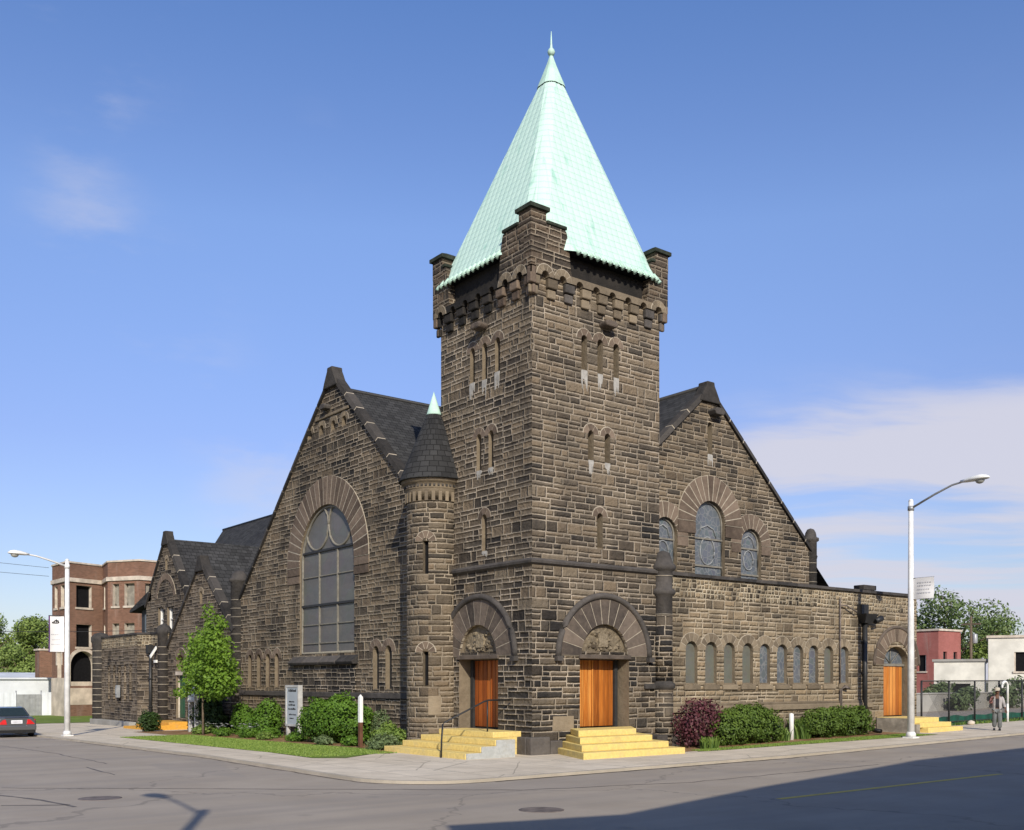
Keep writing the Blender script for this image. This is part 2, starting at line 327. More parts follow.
# ------------------------------------------------------------------ mesh builder
class MB:
    def __init__(s): s.v = []; s.f = []; s.m = []; s.t = []; s.u = {}; s.sm = set()
    def pts(s, ps):
        i = len(s.v); s.v.extend([tuple(p) for p in ps]); return list(range(i, i+len(ps)))
    def idx(s, ids, m=0, t=.5, uv=None, smooth=False):
        k = len(s.f); s.f.append(list(ids)); s.m.append(m); s.t.append(t)
        if uv: s.u[k] = uv
        if smooth: s.sm.add(k)
    def face(s, ps, m=0, t=.5, uv=None): s.idx(s.pts(ps), m, t, uv)
    def box(s, x0, x1, y0, y1, z0, z1, m=0, t=.5):
        i = s.pts([(x, y, z) for z in (z0, z1) for y in (y0, y1) for x in (x0, x1)])
        for q in ((0, 2, 3, 1), (4, 5, 7, 6), (0, 1, 5, 4), (2, 6, 7, 3), (0, 4, 6, 2), (1, 3, 7, 5)):
            s.idx([i[k] for k in q], m, t)
    def hexa(s, lo, hi, m=0, t=.5):
        n = len(lo); a = s.pts(lo); b = s.pts(hi)
        s.idx(a[::-1], m, t); s.idx(b, m, t)
        for k in range(n): s.idx([a[k], a[(k+1) % n], b[(k+1) % n], b[k]], m, t)
    def prism(s, poly, vec, m=0, t=.5):
        vec = Vector(vec); s.hexa([Vector(p) for p in poly], [Vector(p)+vec for p in poly], m, t)
    def tube(s, path, r, n=8, m=0, t=.5, cap=True, smooth=True):
        path = [Vector(p) for p in path]; rs = r if isinstance(r, (list, tuple)) else [r]*len(path)
        rings = []
        for i, p in enumerate(path):
            d = (path[min(i+1, len(path)-1)]-path[max(i-1, 0)]).normalized()
            a = d.cross(Vector((0, 0, 1)) if abs(d.z) < .9 else Vector((1, 0, 0))).normalized(); b = d.cross(a)
            rings.append(s.pts([p+(a*math.cos(2*PI*k/n)+b*math.sin(2*PI*k/n))*rs[i] for k in range(n)]))
        for A, B in zip(rings, rings[1:]):
            for k in range(n): s.idx([A[k], A[(k+1) % n], B[(k+1) % n], B[k]], m, t, None, smooth)
        if cap: s.idx(rings[0][::-1], m, t); s.idx(rings[-1], m, t)
    def lathe(s, prof, c, n=24, m=0, t=.5, a0=0, smooth=True):
        rings = [s.pts([(c[0]+r*math.cos(a0+2*PI*k/n), c[1]+r*math.sin(a0+2*PI*k/n), z) for k in range(n)]) for r, z in prof]
        L = 0
        for j, (A, B) in enumerate(zip(rings, rings[1:])):
            r0, z0 = prof[j]; r1, z1 = prof[j+1]; l2 = L+math.hypot(r1-r0, z1-z0); R = max(r0, r1)
            for k in range(n):
                u0 = 2*PI*k/n*R; u1 = 2*PI*(k+1)/n*R
                za, zb = (z0, z1) if abs(z1-z0) > abs(r1-r0)*.5 else (L, l2)
                s.idx([A[k], A[(k+1) % n], B[(k+1) % n], B[k]], m, t, [(u0, za), (u1, za), (u1, zb), (u0, zb)], smooth)
            L = l2
        s.idx(rings[0][::-1], m, t); s.idx(rings[-1], m, t)
    def blob(s, c, r, seg=14, ring=9, amp=.15, m=0, seed=0, fr=1.6):
        rows = []
        for j in range(ring+1):
            th = PI*j/ring; row = []
            for k in range(seg):
                ph = 2*PI*k/seg; d = Vector((math.sin(th)*math.cos(ph), math.sin(th)*math.sin(ph), math.cos(th)))
                f = 1+amp*noise.noise(d*fr+Vector((seed*3.1, seed, 0)))*2
                row.append((c[0]+d.x*r[0]*f, c[1]+d.y*r[1]*f, c[2]+d.z*r[2]*f))
            rows.append(s.pts(row))
        for A, B in zip(rows, rows[1:]):
            for k in range(seg): s.idx([A[k], B[k], B[(k+1) % seg], A[(k+1) % seg]], m, .3, None, True)
    def build(s, name, mats, parent=None, bevel=0, label=None):
        me = bpy.data.meshes.new(name); me.from_pydata(s.v, [], s.f)
        for x in (mats if isinstance(mats, (list, tuple)) else [mats]): me.materials.append(M[x] if isinstance(x, str) else x)
        me.polygons.foreach_set('material_index', s.m)
        uvl = me.uv_layers.new(name='UVMap'); data = [0.]*(2*len(me.loops))
        for p in me.polygons:
            ex = s.u.get(p.index)
            if not ex: nx, ny, nz = abs(p.normal.x), abs(p.normal.y), abs(p.normal.z)
            for j, li in enumerate(p.loop_indices):
                if ex: a, b = ex[j]
                else:
                    x, y, z = me.vertices[me.loops[li].vertex_index].co
                    a, b = (x, y) if nz > .8 else ((y, z) if nx > ny else (x, z))
                data[2*li] = a; data[2*li+1] = b
        uvl.data.foreach_set('uv', data)
        at = me.attributes.new('tone', 'FLOAT', 'FACE'); at.data.foreach_set('value', s.t)
        if s.sm:
            fl = [i in s.sm for i in range(len(s.f))]; me.polygons.foreach_set('use_smooth', fl)
        me.update()
        o = bpy.data.objects.new(name, me); C.objects.link(o)
        if parent: o.parent = parent
        if label: o['label'] = label
        if bevel:
            bm = bmesh.new(); bm.from_mesh(me); bmesh.ops.remove_doubles(bm, verts=bm.verts, dist=1e-4)
            bmesh.ops.recalc_face_normals(bm, faces=bm.faces); bm.to_mesh(me); bm.free()
            b = o.modifiers.new('bevel', 'BEVEL'); b.width = bevel; b.segments = 2; b.limit_method = 'ANGLE'
        return o

def thing(name, label, cat, loc=(0, 0, 0), rz=0, group=None):
    o = bpy.data.objects.new(name, None); C.objects.link(o); o.location = loc; o.rotation_euler = (0, 0, rz)
    o['label'] = label; o['category'] = cat
    if group: o['group'] = group
    return o
def tag(o, label, cat, group=None, loc=None):
    o['label'] = label; o['category'] = cat
    if group: o['group'] = group
    if loc: o.location = loc
    return o

# ------------------------------------------------------------------ wall with openings
Z = Vector((0, 0, 1))
class Fr:
    def __init__(s, O, A, N): s.O = Vector(O); s.A = Vector(A); s.N = Vector(N)
    def p(s, a, z, d=0): return s.O+s.A*a+Z*z-s.N*d
def FR(v): return Fr((0, v, 0), (1, 0, 0), (0, -1, 0))
def FL(u): return Fr((u, 0, 0), (0, 1, 0), (-1, 0, 0))
def arch(a0, a1, z0, zs, n=14, rise=None):
    c = (a0+a1)/2; r = (a1-a0)/2; k = (rise or r)
    return [(a0, z0), (a1, z0)]+[(c+r*math.cos(PI*i/n), zs+k*math.sin(PI*i/n)) for i in range(n+1)]
def rect(a0, a1, z0, z1): return [(a0, z0), (a1, z0), (a1, z1), (a0, z1)]
def wall(mb, fr, outer, holes=(), m=0, mr=1):
    """holes: (polygon, depth)"""
    loops = [list(outer)]+[list(h[0]) for h in holes]
    flat = []; edges = []
    for l in loops:
        b = len(flat); flat += [Vector(q) for q in l]; edges += [(b+i, b+(i+1) % len(l)) for i in range(len(l))]
    vs, _, fs, _, _, _ = delaunay_2d_cdt(flat, edges, [], 0, 1e-5)
    def inside(p, poly):
        c = False; j = len(poly)-1
        for i in range(len(poly)):
            xi, yi = poly[i]; xj, yj = poly[j]
            if (yi > p.y) != (yj > p.y) and p.x < (xj-xi)*(p.y-yi)/(yj-yi)+xi: c = not c
            j = i
        return c
    ids = mb.pts([fr.p(p.x, p.y) for p in vs])
    for tri in fs:
        c = sum((vs[i] for i in tri), Vector((0, 0)))/len(tri)
        if inside(c, loops[0]) and not any(inside(c, l) for l in loops[1:]):
            mb.idx([ids[i] for i in tri], m, .5, [(vs[i].x, vs[i].y) for i in tri])
    for poly, dep in holes:
        L = 0
        for i in range(len(poly)):
            p, q = poly[i], poly[(i+1) % len(poly)]; l = math.hypot(q[0]-p[0], q[1]-p[1])
            mb.face([fr.p(*p), fr.p(*q), fr.p(*q, dep), fr.p(*p, dep)], mr, .5, [(0, L), (0, L+l), (dep, L+l), (dep, L)]); L += l
def pane(mb, fr, poly, dep, m=0):
    mb.face([fr.p(a, z, dep) for a, z in poly], m, .5, [tuple(q) for q in poly])
def fbox(mb, fr, a0, a1, z0, z1, d0, d1, m=0, t=.5):
    mb.hexa([fr.p(a0, z0, d0), fr.p(a1, z0, d0), fr.p(a1, z1, d0), fr.p(a0, z1, d0)],
            [fr.p(a0, z0, d1), fr.p(a1, z0, d1), fr.p(a1, z1, d1), fr.p(a0, z1, d1)], m, t)
def fprism(mb, fr, poly, d0, d1, m=0, t=.5):
    mb.hexa([fr.p(a, z, d0) for a, z in poly], [fr.p(a, z, d1) for a, z in poly], m, t)
def ring(fr, c, zc, ri, ro, n, proud=.03, gap=.011, parent=None, mat='vous', legs=0, name='arch_ring', a0=0, a1=180, back=.06, var=.02):
    mb = MB(); gap *= 1.7; var = .010
    def seg(ta, tb, r0, r1, d0, d1, m, t, k=2):
        P = [(c+r0*math.cos(ta+(tb-ta)*i/k), zc+r0*math.sin(ta+(tb-ta)*i/k)) for i in range(k+1)]
        Q = [(c+r1*math.cos(ta+(tb-ta)*i/k), zc+r1*math.sin(ta+(tb-ta)*i/k)) for i in range(k+1)]
        for i in range(k): fprism(mb, fr, [P[i], P[i+1], Q[i+1], Q[i]], d0, d1, m, t)
    A0, A1 = rad(a0), rad(a1)
    if gap:
        k = max(12, n)
        for i in range(k): seg(A0+(A1-A0)*i/k, A0+(A1-A0)*(i+1)/k, ri+.004, ro+.016, back, -proud+.004, 1, .5, 1)
    for i in range(n):
        g = gap/2
        ta, tb = A0+(A1-A0)*i/n, A0+(A1-A0)*(i+1)/n
        r0, r1 = ri, ro+RND.uniform(-.015, .01)
        ga, gb = g/max(r0, .05), g/r1
        pr = proud+RND.uniform(0, var); t = RND.uniform(.15, .95)
        k = 2
        P = [(c+r0*math.cos(ta+ga+(tb-ta-2*ga)*j/k), zc+r0*math.sin(ta+ga+(tb-ta-2*ga)*j/k)) for j in range(k+1)]
        Q = [(c+r1*math.cos(ta+gb+(tb-ta-2*gb)*j/k), zc+r1*math.sin(ta+gb+(tb-ta-2*gb)*j/k)) for j in range(k+1)]
        for j in range(k): fprism(mb, fr, [P[j], P[j+1], Q[j+1], Q[j]], back, -pr, 0, t)
    if legs:
        for sgn in (-1, 1):
            nn = max(1, round(legs/.36)); hh = legs/nn
            for i in range(nn):
                x = sorted((c+sgn*ri, c+sgn*ro)); z0 = zc-hh*(i+1)
                fbox(mb, fr, x[0]+.002, x[1]-.002, z0+gap/2, z0+hh-gap/2, back, -proud-RND.uniform(0, var), 0, RND.random())
    return mb.build(name, [mat, 'mortar'], parent)

# ================================================================== GROUND
BR = (6, 56)
def cuts(a, b): return [a]+[x for x in BR if a < x < b]+[b]
def rect_sheet(mb, u0, u1, v0, v1, off, m=0):
    us, vs = cuts(u0, u1), cuts(v0, v1)
    for a, b in zip(us, us[1:]):
        for c, d in zip(vs, vs[1:]):
            mb.face([(x, y, gz(x, y)+off) for x, y in ((a, c), (b, c), (b, d), (a, d))], m)
def poly_sheet(mb, poly, off, m=0):
    for tri in tessellate_polygon([[Vector((x, y, 0)) for x, y in poly]]):
        mb.face([(poly[i][0], poly[i][1], gz(*poly[i])+off) for i in tri], m)
def structure(o): o['kind'] = 'structure'; return o

mb = MB(); rect_sheet(mb, -1500, 1500, -1500, 1500, -.21)
structure(mb.build('ground', 'ground'))
mb = MB()
vR = lambda u: -5.35+.026*(u+5.85)
rect_sheet(mb, -400, 400, -19.0, -3.0, -.07)
rect_sheet(mb, -22.0, -7.0, -3.0, 400, -.07); rect_sheet(mb, -22.0, -7.0, -400, -19.0, -.07)
structure(mb.build('road', 'asphalt'))
# block of pavement with rounded street corner
arc = [(-5.85+2.2*math.cos(rad(t)), -3.15+2.2*math.sin(rad(t))) for t in range(180, 271, 9)]
mb = MB()
poly_sheet(mb, [(-8.05, 6)]+arc+[(6, vR(6)), (6, 6)], 0)
def quad(us, off=0, m=0): mb.face([(x, y, gz(x, y)+off) for x, y in us], m)
quad([(6, vR(6)), (56, vR(56)), (56, 6), (6, 6)])
quad([(-8.05, 6), (6, 6), (6, 56), (-8.05, 56)]); quad([(6, 6), (56, 6), (56, 56), (6, 56)])
quad([(56, vR(56)), (140, vR(140)), (140, 6), (56, 6)]); quad([(-8.05, 56), (6, 56), (6, 160), (-8.05, 160)])
structure(mb.build('sidewalk', 'walk'))
# kerb: stone with top 4 mm above the walk and a vertical face to the road
path = [(-8.05, 160), (-8.05, 56), (-8.05, 6)]+arc+[(6, vR(6)), (56, vR(56)), (140, vR(140))]
def offs(p, k):
    out = []
    for i, q in enumerate(p):
        a = Vector(p[max(i-1, 0)]); b = Vector(p[min(i+1, len(p)-1)]); d = (b-a).normalized()
        out.append((q[0]-d.y*k, q[1]+d.x*k))
    return out
inn, outp = offs(path, .13), offs(path, -.012)
mb = MB()
for i in range(len(path)-1):
    A, B = inn[i], inn[i+1]; c, d = outp[i+1], outp[i]
    g = lambda p, o: (p[0], p[1], gz(*p)+o)
    mb.face([g(A, .006), g(B, .006), g(c, .004), g(d, .004)])
    mb.face([g(d, .004), g(c, .004), g((c[0], c[1]), -.16), g((d[0], d[1]), -.16)])
structure(mb.build('kerb', 'kerb'))
# gutter dirt strip and the yellow centre line
mb = MB()
rect_sheet(mb, -3.2, 5.8, -11.88, -11.71, -.066)
rect_sheet(mb, 16, 24, -11.88, -11.71, -.066)
structure(mb.build('road_marking', 'ylline'))
mb = MB()
def seam(pts, w, m=0):
    r = random.Random(len(pts)*7+int(abs(pts[0][0])*10)); P_ = [Vector((*q, 0)) for q in pts]; full = []
    for a, b in zip(P_, P_[1:]):
        n = max(1, int((b-a).length/.5)); full += [a.lerp(b, i/n)+Vector((r.uniform(-.05, .05), r.uniform(-.05, .05), 0)) for i in range(n)]
    full.append(P_[-1])
    for a, b in zip(full, full[1:]):
        d = (b-a).normalized(); nn = Vector((-d.y, d.x, 0))*w*r.uniform(.5, 1.2)
        mb.face([(q.x, q.y, gz(q.x, q.y)-.066) for q in (a-nn, b-nn, b+nn, a+nn)], m)
seam([(-15.05, .14), (-10.6, -3.6), (-6.2, -7.3), (-2, -8.4), (6, -8.2)], .03)
seam([(-15.4, -1.4), (-14.93, -2.85), (-14.69, -4.47)], .05); seam([(-15.77, -3.4), (-14.68, -4.08)], .04)
seam([(-11.99, 4.77), (-12.0, 3.4), (-12.08, 1.8)], .03); seam([(-11.3, 21), (-11.0, 12), (-11.2, 5.5)], .025)
g_ = offs(path, -.13)
seam([q for q in g_ if -8.3 < q[0] < 30 and q[1] < 7][0:40] + [g_[-2]][:0], .05, 1)
seam([(-8.19, 6.0), (-8.19, 20)], .05, 1); seam([(-5.6, vR(-5.6)-.14), (6, vR(6)-.14), (24, vR(24)-.14)], .05, 1)
structure(mb.build('tar_seam', ['tar', 'grit']))
# lawns, mulch beds
mb = MB(); poly_sheet(mb, [(-6.0, 3.0), (-5.2, 2.4), (-3.4, 3.6), (-2.9, 4.6), (-2.55, 6)][::1]+[(-5.95, 6)], .012)
for (a, b) in ((6, 10), (10, 14), (14, 18), (18, 21.5)):
    q = lambda v: (-2.75+.22*math.sin(v*1.3)+.12*math.sin(v*3.1))
    mb.face([(x, y, gz(x, y)+.012) for x, y in ((-5.95, a), (q(a), a), (q(b), b), (-5.95, b))])
lawn_l = mb.build('grass', 'grass'); lawn_l['kind'] = 'stuff'
mb = MB(); poly_sheet(mb, [(5.2, -2.15), (6, -2.2), (6, -1.42), (5.6, -1.8)], .012)
for (a, b) in ((6, 8), (8, 10), (10, 12), (12, 14), (14, 16), (16, 18.6)):
    q = lambda u: -1.62+.22*math.sin(u*1.3)
    mb.face([(x, y, gz(x, y)+.012) for x, y in ((a, -2.2-.055*(a-6)), (b, -2.2-.055*(b-6)), (b, q(b)), (a, q(a)))])
g2 = mb.build('grass', 'grass'); g2['kind'] = 'stuff'
mb = MB(); rect_sheet(mb, -12, 24, 47, 75, .02)
g3 = mb.build('grass', 'grass'); g3['kind'] = 'stuff'
mb = MB(); rect_sheet(mb, -3.5, .6, 4.6, 27.5, .006); poly_sheet(mb, [(-3.9, 4.6), (-3.2, 3.2), (-2.2, 4.2), (-2.0, 4.6)], .006)
rect_sheet(mb, 4.75, 18.8, -1.95, .3, .006)
structure(mb.build('mulch_bed', 'mulch'))
mb = MB(); rect_sheet(mb, 22.9, 140, .3, 60, .008)
structure(mb.build('parking_lot', 'asphalt'))
# grass blades (stuff): standing short blades over the lawns
def blades(n, area, h, seed, lean=.5):
    r = random.Random(seed); b = MB()
    for _ in range(n):
        x, y = area(r); z = gz(x, y)+.01; a = r.uniform(0, 2*PI); hh = h*r.uniform(.5, 1.3); w = .012+.012*r.random()
        dx, dy = math.cos(a), math.sin(a); lx, ly = r.uniform(-lean, lean)*hh, r.uniform(-lean, lean)*hh
        b.face([(x-dx*w, y-dy*w, z), (x+dx*w, y+dy*w, z), (x+lx, y+ly, z+hh)], 0, r.random())
    return b
o = blades(26000, lambda r: (r.uniform(-5.98, -2.85), r.uniform(3.2, 21.5)), .035, 3).build('grass_blades', 'grassblade'); o['kind'] = 'stuff'
o = blades(15000, lambda r: (lambda u: (u, r.uniform(-2.22-.055*(u-6), -1.66)))(r.uniform(5.4, 18.0)), .035, 4).build('grass_blades', 'grassblade'); o['kind'] = 'stuff'
# manholes
for i, (x, y, lb) in enumerate(((-13.9, -3.3, 'rusty round manhole cover in the left part of the road'), (-8.05, -10.2, 'dark manhole cover near the shadow edge on the road'))):
    mb = MB(); mb.lathe([(.42, -.075), (.42, -.066), (.36, -.063), (.33, -.066), (.0001, -.064)], (0, 0), 28)
    tag(mb.build('manhole_cover', 'iron'), lb, 'manhole cover', None, (x, y, 0))

# ================================================================== CHURCH
church = thing('stone_church', 'dark stone corner church with green copper spire and orange doors', 'church')
def P(name, mb, mats, parent=church, bevel=0, label=None): return mb.build(name, mats, parent, bevel, label)
TW, TD = 5.65, 5.05

def slit(fr, a, z0, zt, w, parent, dep=.34, stain=0, rn=3, ringw=.22, mat='vous', glass='black'):
    """glazing, arch stones and stained sill of a narrow round-headed window; returns its opening"""
    r = w/2; poly = arch(a-r, a+r, z0, zt-r, 8)
    mb = MB(); pane(mb, fr, poly, dep-.01)
    fbox(mb, fr, a-r+.01, a+r-.01, z0+.005, z0+.05, dep-.02, .03, 1)
    if stain:
        fprism(mb, fr, [(a-r*.95, z0-.02), (a-r*.7, z0-.20*stain), (a+r*.6, z0-.24*stain), (a+r*.95, z0-.05), (a+r*.9, z0+.04), (a-r*.9, z0+.04)], .02, -.012, 2)
        rr = random.Random(int(a*991+z0*77))
        for k in range(9):
            x = a+rr.uniform(-r, r)*1.0; l = rr.uniform(.1, .55)*stain; ww = rr.uniform(.012, .04)
            fprism(mb, fr, [(x-ww*.3, z0-l), (x+ww*.3, z0-l), (x+ww, z0-l*.4), (x+ww*.8, z0+.02), (x-ww*.8, z0+.02), (x-ww, z0-l*.5)], .02, -.010-rr.random()*.006, 2)
    P('slit_window', mb, [glass, 'tan', 'lime'], parent)
    if rn: ring(fr, a, zt-r, r+.004, r+ringw, rn, .008, .012, parent, mat, var=.014)
    return (poly, dep)

# ---------------- tower
tower_mb = MB(); TR, TL = FR(0), FL(0)
tower = P('tower', MB_ := MB(), ['tower', 'tan'])   # filled below
bpy.data.objects.remove(tower); 
tower = bpy.data.objects.new('tower', bpy.data.meshes.new('tower_tmp')); C.objects.link(tower); tower.parent = church
holesR, holesL = [], []
for a, z0, zt, st in ((2.87, 6.62, 7.8, 0), (2.47, 9.45, 10.46, .8), (3.21, 9.45, 10.46, .8), (2.18, 12.33, 13.5, 1.2), (2.88, 12.33, 13.5, 1.2), (3.60, 12.33, 13.5, 1.2)):
    holesR.append(slit(TR, a, z0, zt, .25, tower, stain=st))
for a, z0, zt, st in ((2.50, 6.55, 7.8, .3), (2.80, 9.25, 10.5, .5), (2.13, 9.25, 10.5, .5), (3.17, 12.25, 13.45, 1), (2.48, 12.2, 13.45, 1), (1.78, 12.3, 13.45, 1)):
    holesL.append(slit(TL, a, z0, zt, .27, tower, stain=st))
for fr, c in ((TR, 3.1), (TL, 2.55)):   # projecting ledge stones over the triple slits
    mb = MB(); fprism(mb, fr, [(c-.22, 13.88), (c+.22, 13.88), (c+.30, 14.0), (c+.18, 14.09), (c-.18, 14.09), (c-.30, 14.0)], .02, -.36)
    P('ledge_stone', mb, 'vousd', tower, .05)
DR = (1.99, 4.2, .74, 3.02); DL = (1.75, 3.95, .70, 3.02)
for holes, d, cx in ((holesR, DR, 3.08), (holesL, DL, 2.85)):
    holes.append((rect(*d), .62))
    holes.append((arch(cx-1.03, cx+1.03, 3.26, 3.27, 18, .92), .16))
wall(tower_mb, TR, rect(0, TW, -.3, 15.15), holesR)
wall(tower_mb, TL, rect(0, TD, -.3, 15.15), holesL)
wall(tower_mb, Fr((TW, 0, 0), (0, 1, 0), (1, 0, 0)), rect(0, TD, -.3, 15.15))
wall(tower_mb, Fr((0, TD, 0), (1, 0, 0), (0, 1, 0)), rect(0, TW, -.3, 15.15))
tower_mb.face([(0, 0, 15.14), (TW, 0, 15.14), (TW, TD, 15.14), (0, TD, 15.14)], 1)
tmp = tower_mb.build('tower', ['tower', 'tan'], church)
tower.data = tmp.data; bpy.data.objects.remove(tmp); tower.name = 'tower'

for fr, d, cx, wm, lb in ((TR, DR, 3.08, 'wood', 'orange plank door facing the right-hand street'), (TL, DL, 2.85, 'woodd', 'deep orange plank door facing the left-hand street')):
    ring(fr, cx, 3.12, 1.05, 1.96, 13, .03, .016, tower, 'vousd', name='doorway_arch')
    mb = MB(); pts = [(cx+2.04*math.cos(rad(t)), 3.1+2.0*math.sin(rad(t))) for t in range(0, 181, 6)]
    mb.tube([fr.p(a, z, -.03) for a, z in pts], .105, 8); fbox(mb, fr, cx-2.17, cx-1.93, 2.94, 3.1, .03, -.17); fbox(mb, fr, cx+1.93, cx+2.17, 2.94, 3.1, .03, -.17)
    P('hood_mould', mb, 'dark', tower)
    mb = MB(); fbox(mb, fr, d[0]-.06, d[1]+.05, 3.021, 3.16, .5, -.07)
    P('lintel', mb, 'vousd', tower, .02)
    mb = MB(); poly = arch(cx-1.03, cx+1.03, 3.26, 3.27, 18, .92); pane(mb, fr, poly, .15)
    rr = random.Random(5)
    for k in range(46):      # carved leafwork in relief
        t = rr.uniform(.15, PI-.15); q = rr.uniform(.1, .86); a = cx+q*.95*math.cos(t); z = 3.28+q*.84*math.sin(t)
        r0 = rr.uniform(.05, .12); n0 = rr.choice((5, 6, 7))
        lo = [(a+r0*math.cos(2*PI*i/n0), z+r0*math.sin(2*PI*i/n0)) for i in range(n0)]
        mb.hexa([fr.p(x, y, .16) for x, y in lo], [fr.p(a+(x-a)*.5, z+(y-z)*.5, .15-rr.uniform(.03, .09)) for x, y in lo], 0, rr.random())
    fbox(mb, fr, cx-.2, cx+.2, 3.42, 3.86, .16, .06, 0, .8)
    P('tympanum', mb, 'carve', tower)
    # door
    mb = MB(); w = d[1]-d[0]
    pane(mb, fr, rect(d[0], d[1], d[2], d[3]), .60, 2)
    if fr is TR: x0, x1 = d[0]+.06, d[0]+1.96
    else: x0, x1 = d[0]+.1, d[0]+2.0
    nb = 8; bw = (x1-x0)/nb
    for k in range(nb):
        fbox(mb, fr, x0+k*bw+.008, x0+(k+1)*bw-.008, d[2]+.06, d[3]-.03, .59, .52+RND.uniform(0, .012), 0, RND.random())
    fbox(mb, fr, (x0+x1)/2-.03, (x0+x1)/2+.03, d[2]+.06, d[3]-.03, .58, .495, 1)
    dr = P('wooden_door', mb, [wm, wm, 'blackmetal'], church, 0, lb)
    mb = MB(); fbox(mb, fr, d[0]-.0, x0, d[2], d[3], .61, .46); fbox(mb, fr, x1, min(x1+.14, d[1]), d[2], d[3], .61, .44); fbox(mb, fr, x0, x1, d[3]-.03, d[3]+.002, .61, .5)
    P('door_frame', mb, 'framed', dr)
# string course, plinth stones
mb = MB()
pr = [(-.0, 5.93), (-.10, 5.99), (-.12, 6.06), (-.05, 6.14), (0.02, 6.15), (.02, 5.93)]
L0 = [(-x if False else 0, 0) for x in ()]
for i in range(len(pr)):
    (d0, z0), (d1, z1) = pr[i], pr[(i+1) % len(pr)]
    mb.face([(TW-.05, d0, z0), (d0, d0, z0), (d1, d1, z1), (TW-.05, d1, z1)]); mb.face([(d0, TD, z0), (d0, d0, z0), (d1, d1, z1), (d1, TD, z1)])
P('string_course', mb, 'dark', tower)
for x0, x1, h in ((-.16, .62, .55), (.64, 1.15, .42), (4.55, 5.3, .5)):
    mb = MB(); mb.box(x0, x1, -.16, .1, -.3, h, 0, RND.random()); P('plinth_stone', mb, 'dark', tower, .04)
for y0, y1, h in ((.115, .75, .55), (.77, 1.3, .40)):
    mb = MB(); mb.box(-.16, .1, y0, y1, -.3, h, 0, RND.random()); P('plinth_stone', mb, 'dark', tower, .04)
mb = MB(); mb.box(.85, 1.72, -.012, .05, .72, 1.18, 0, .9)
P('pale_block', mb, 'tan', tower)

# corbel table and battlement corners
for fr, W in ((TR, TW), (TL, TD)):
    n = 8 if fr is TR else 7
    pitch = (W+.1)/n
    cs = [-.0+pitch*(i+.5)+.02 for i in range(n)]
    band = [(-.205, 14.93)]
    for c in cs: band += [(c+.15*math.cos(PI-PI*i/8), 14.93+.15*math.sin(PI*i/8)) for i in range(9)]
    band += [(W+.205, 14.93), (W+.205, 15.16), (-.205, 15.16)]
    mb = MB(); loops = [[Vector((a, z, 0)) for a, z in band]]
    for d in (-.205, -.02):
        ids = mb.pts([fr.p(a, z, d) for a, z in band])
        for tri in tessellate_polygon(loops): mb.idx([ids[i] for i in tri], 0, .5, [band[i] for i in tri])
    for i in range(len(band)):
        p, q = band[i], band[(i+1) % len(band)]; mb.face([fr.p(*p, -.205), fr.p(*q, -.205), fr.p(*q, 0), fr.p(*p, 0)])
    P('corbel_band', mb, 'soot_shade' if fr is TL else 'tan', tower)  # left band painted dark for soot and eave shade
    edges = [-.205]+[c for c in cs]+[W+.205]
    for i in range(len(edges)-1):
        a0 = edges[i]+(.16 if i else 0); a1 = edges[i+1]-(.16 if i < len(edges)-2 else 0)
        mb = MB(); j = RND.uniform(-.02, .02)
        fbox(mb, fr, a0, a1, 14.63+j, 14.925, .02, -.165, 0, RND.random()); fbox(mb, fr, a0+.03, a1-.03, 14.33+j, 14.61+j, .02, -.095, 0, RND.random())
        P('corbel', mb, ('soot_shade' if i > 2 else 'vous') if fr is TL else ('dark' if i > 6 or i == 2 else 'tan'), tower, .04)  # left corbels beyond the near corner take the painted soot and shade
    for c in cs[:2]+cs[-1:]: ring(fr, c, 14.93, .155, .36, 5, .213, .012, tower, 'tan', back=-.2)
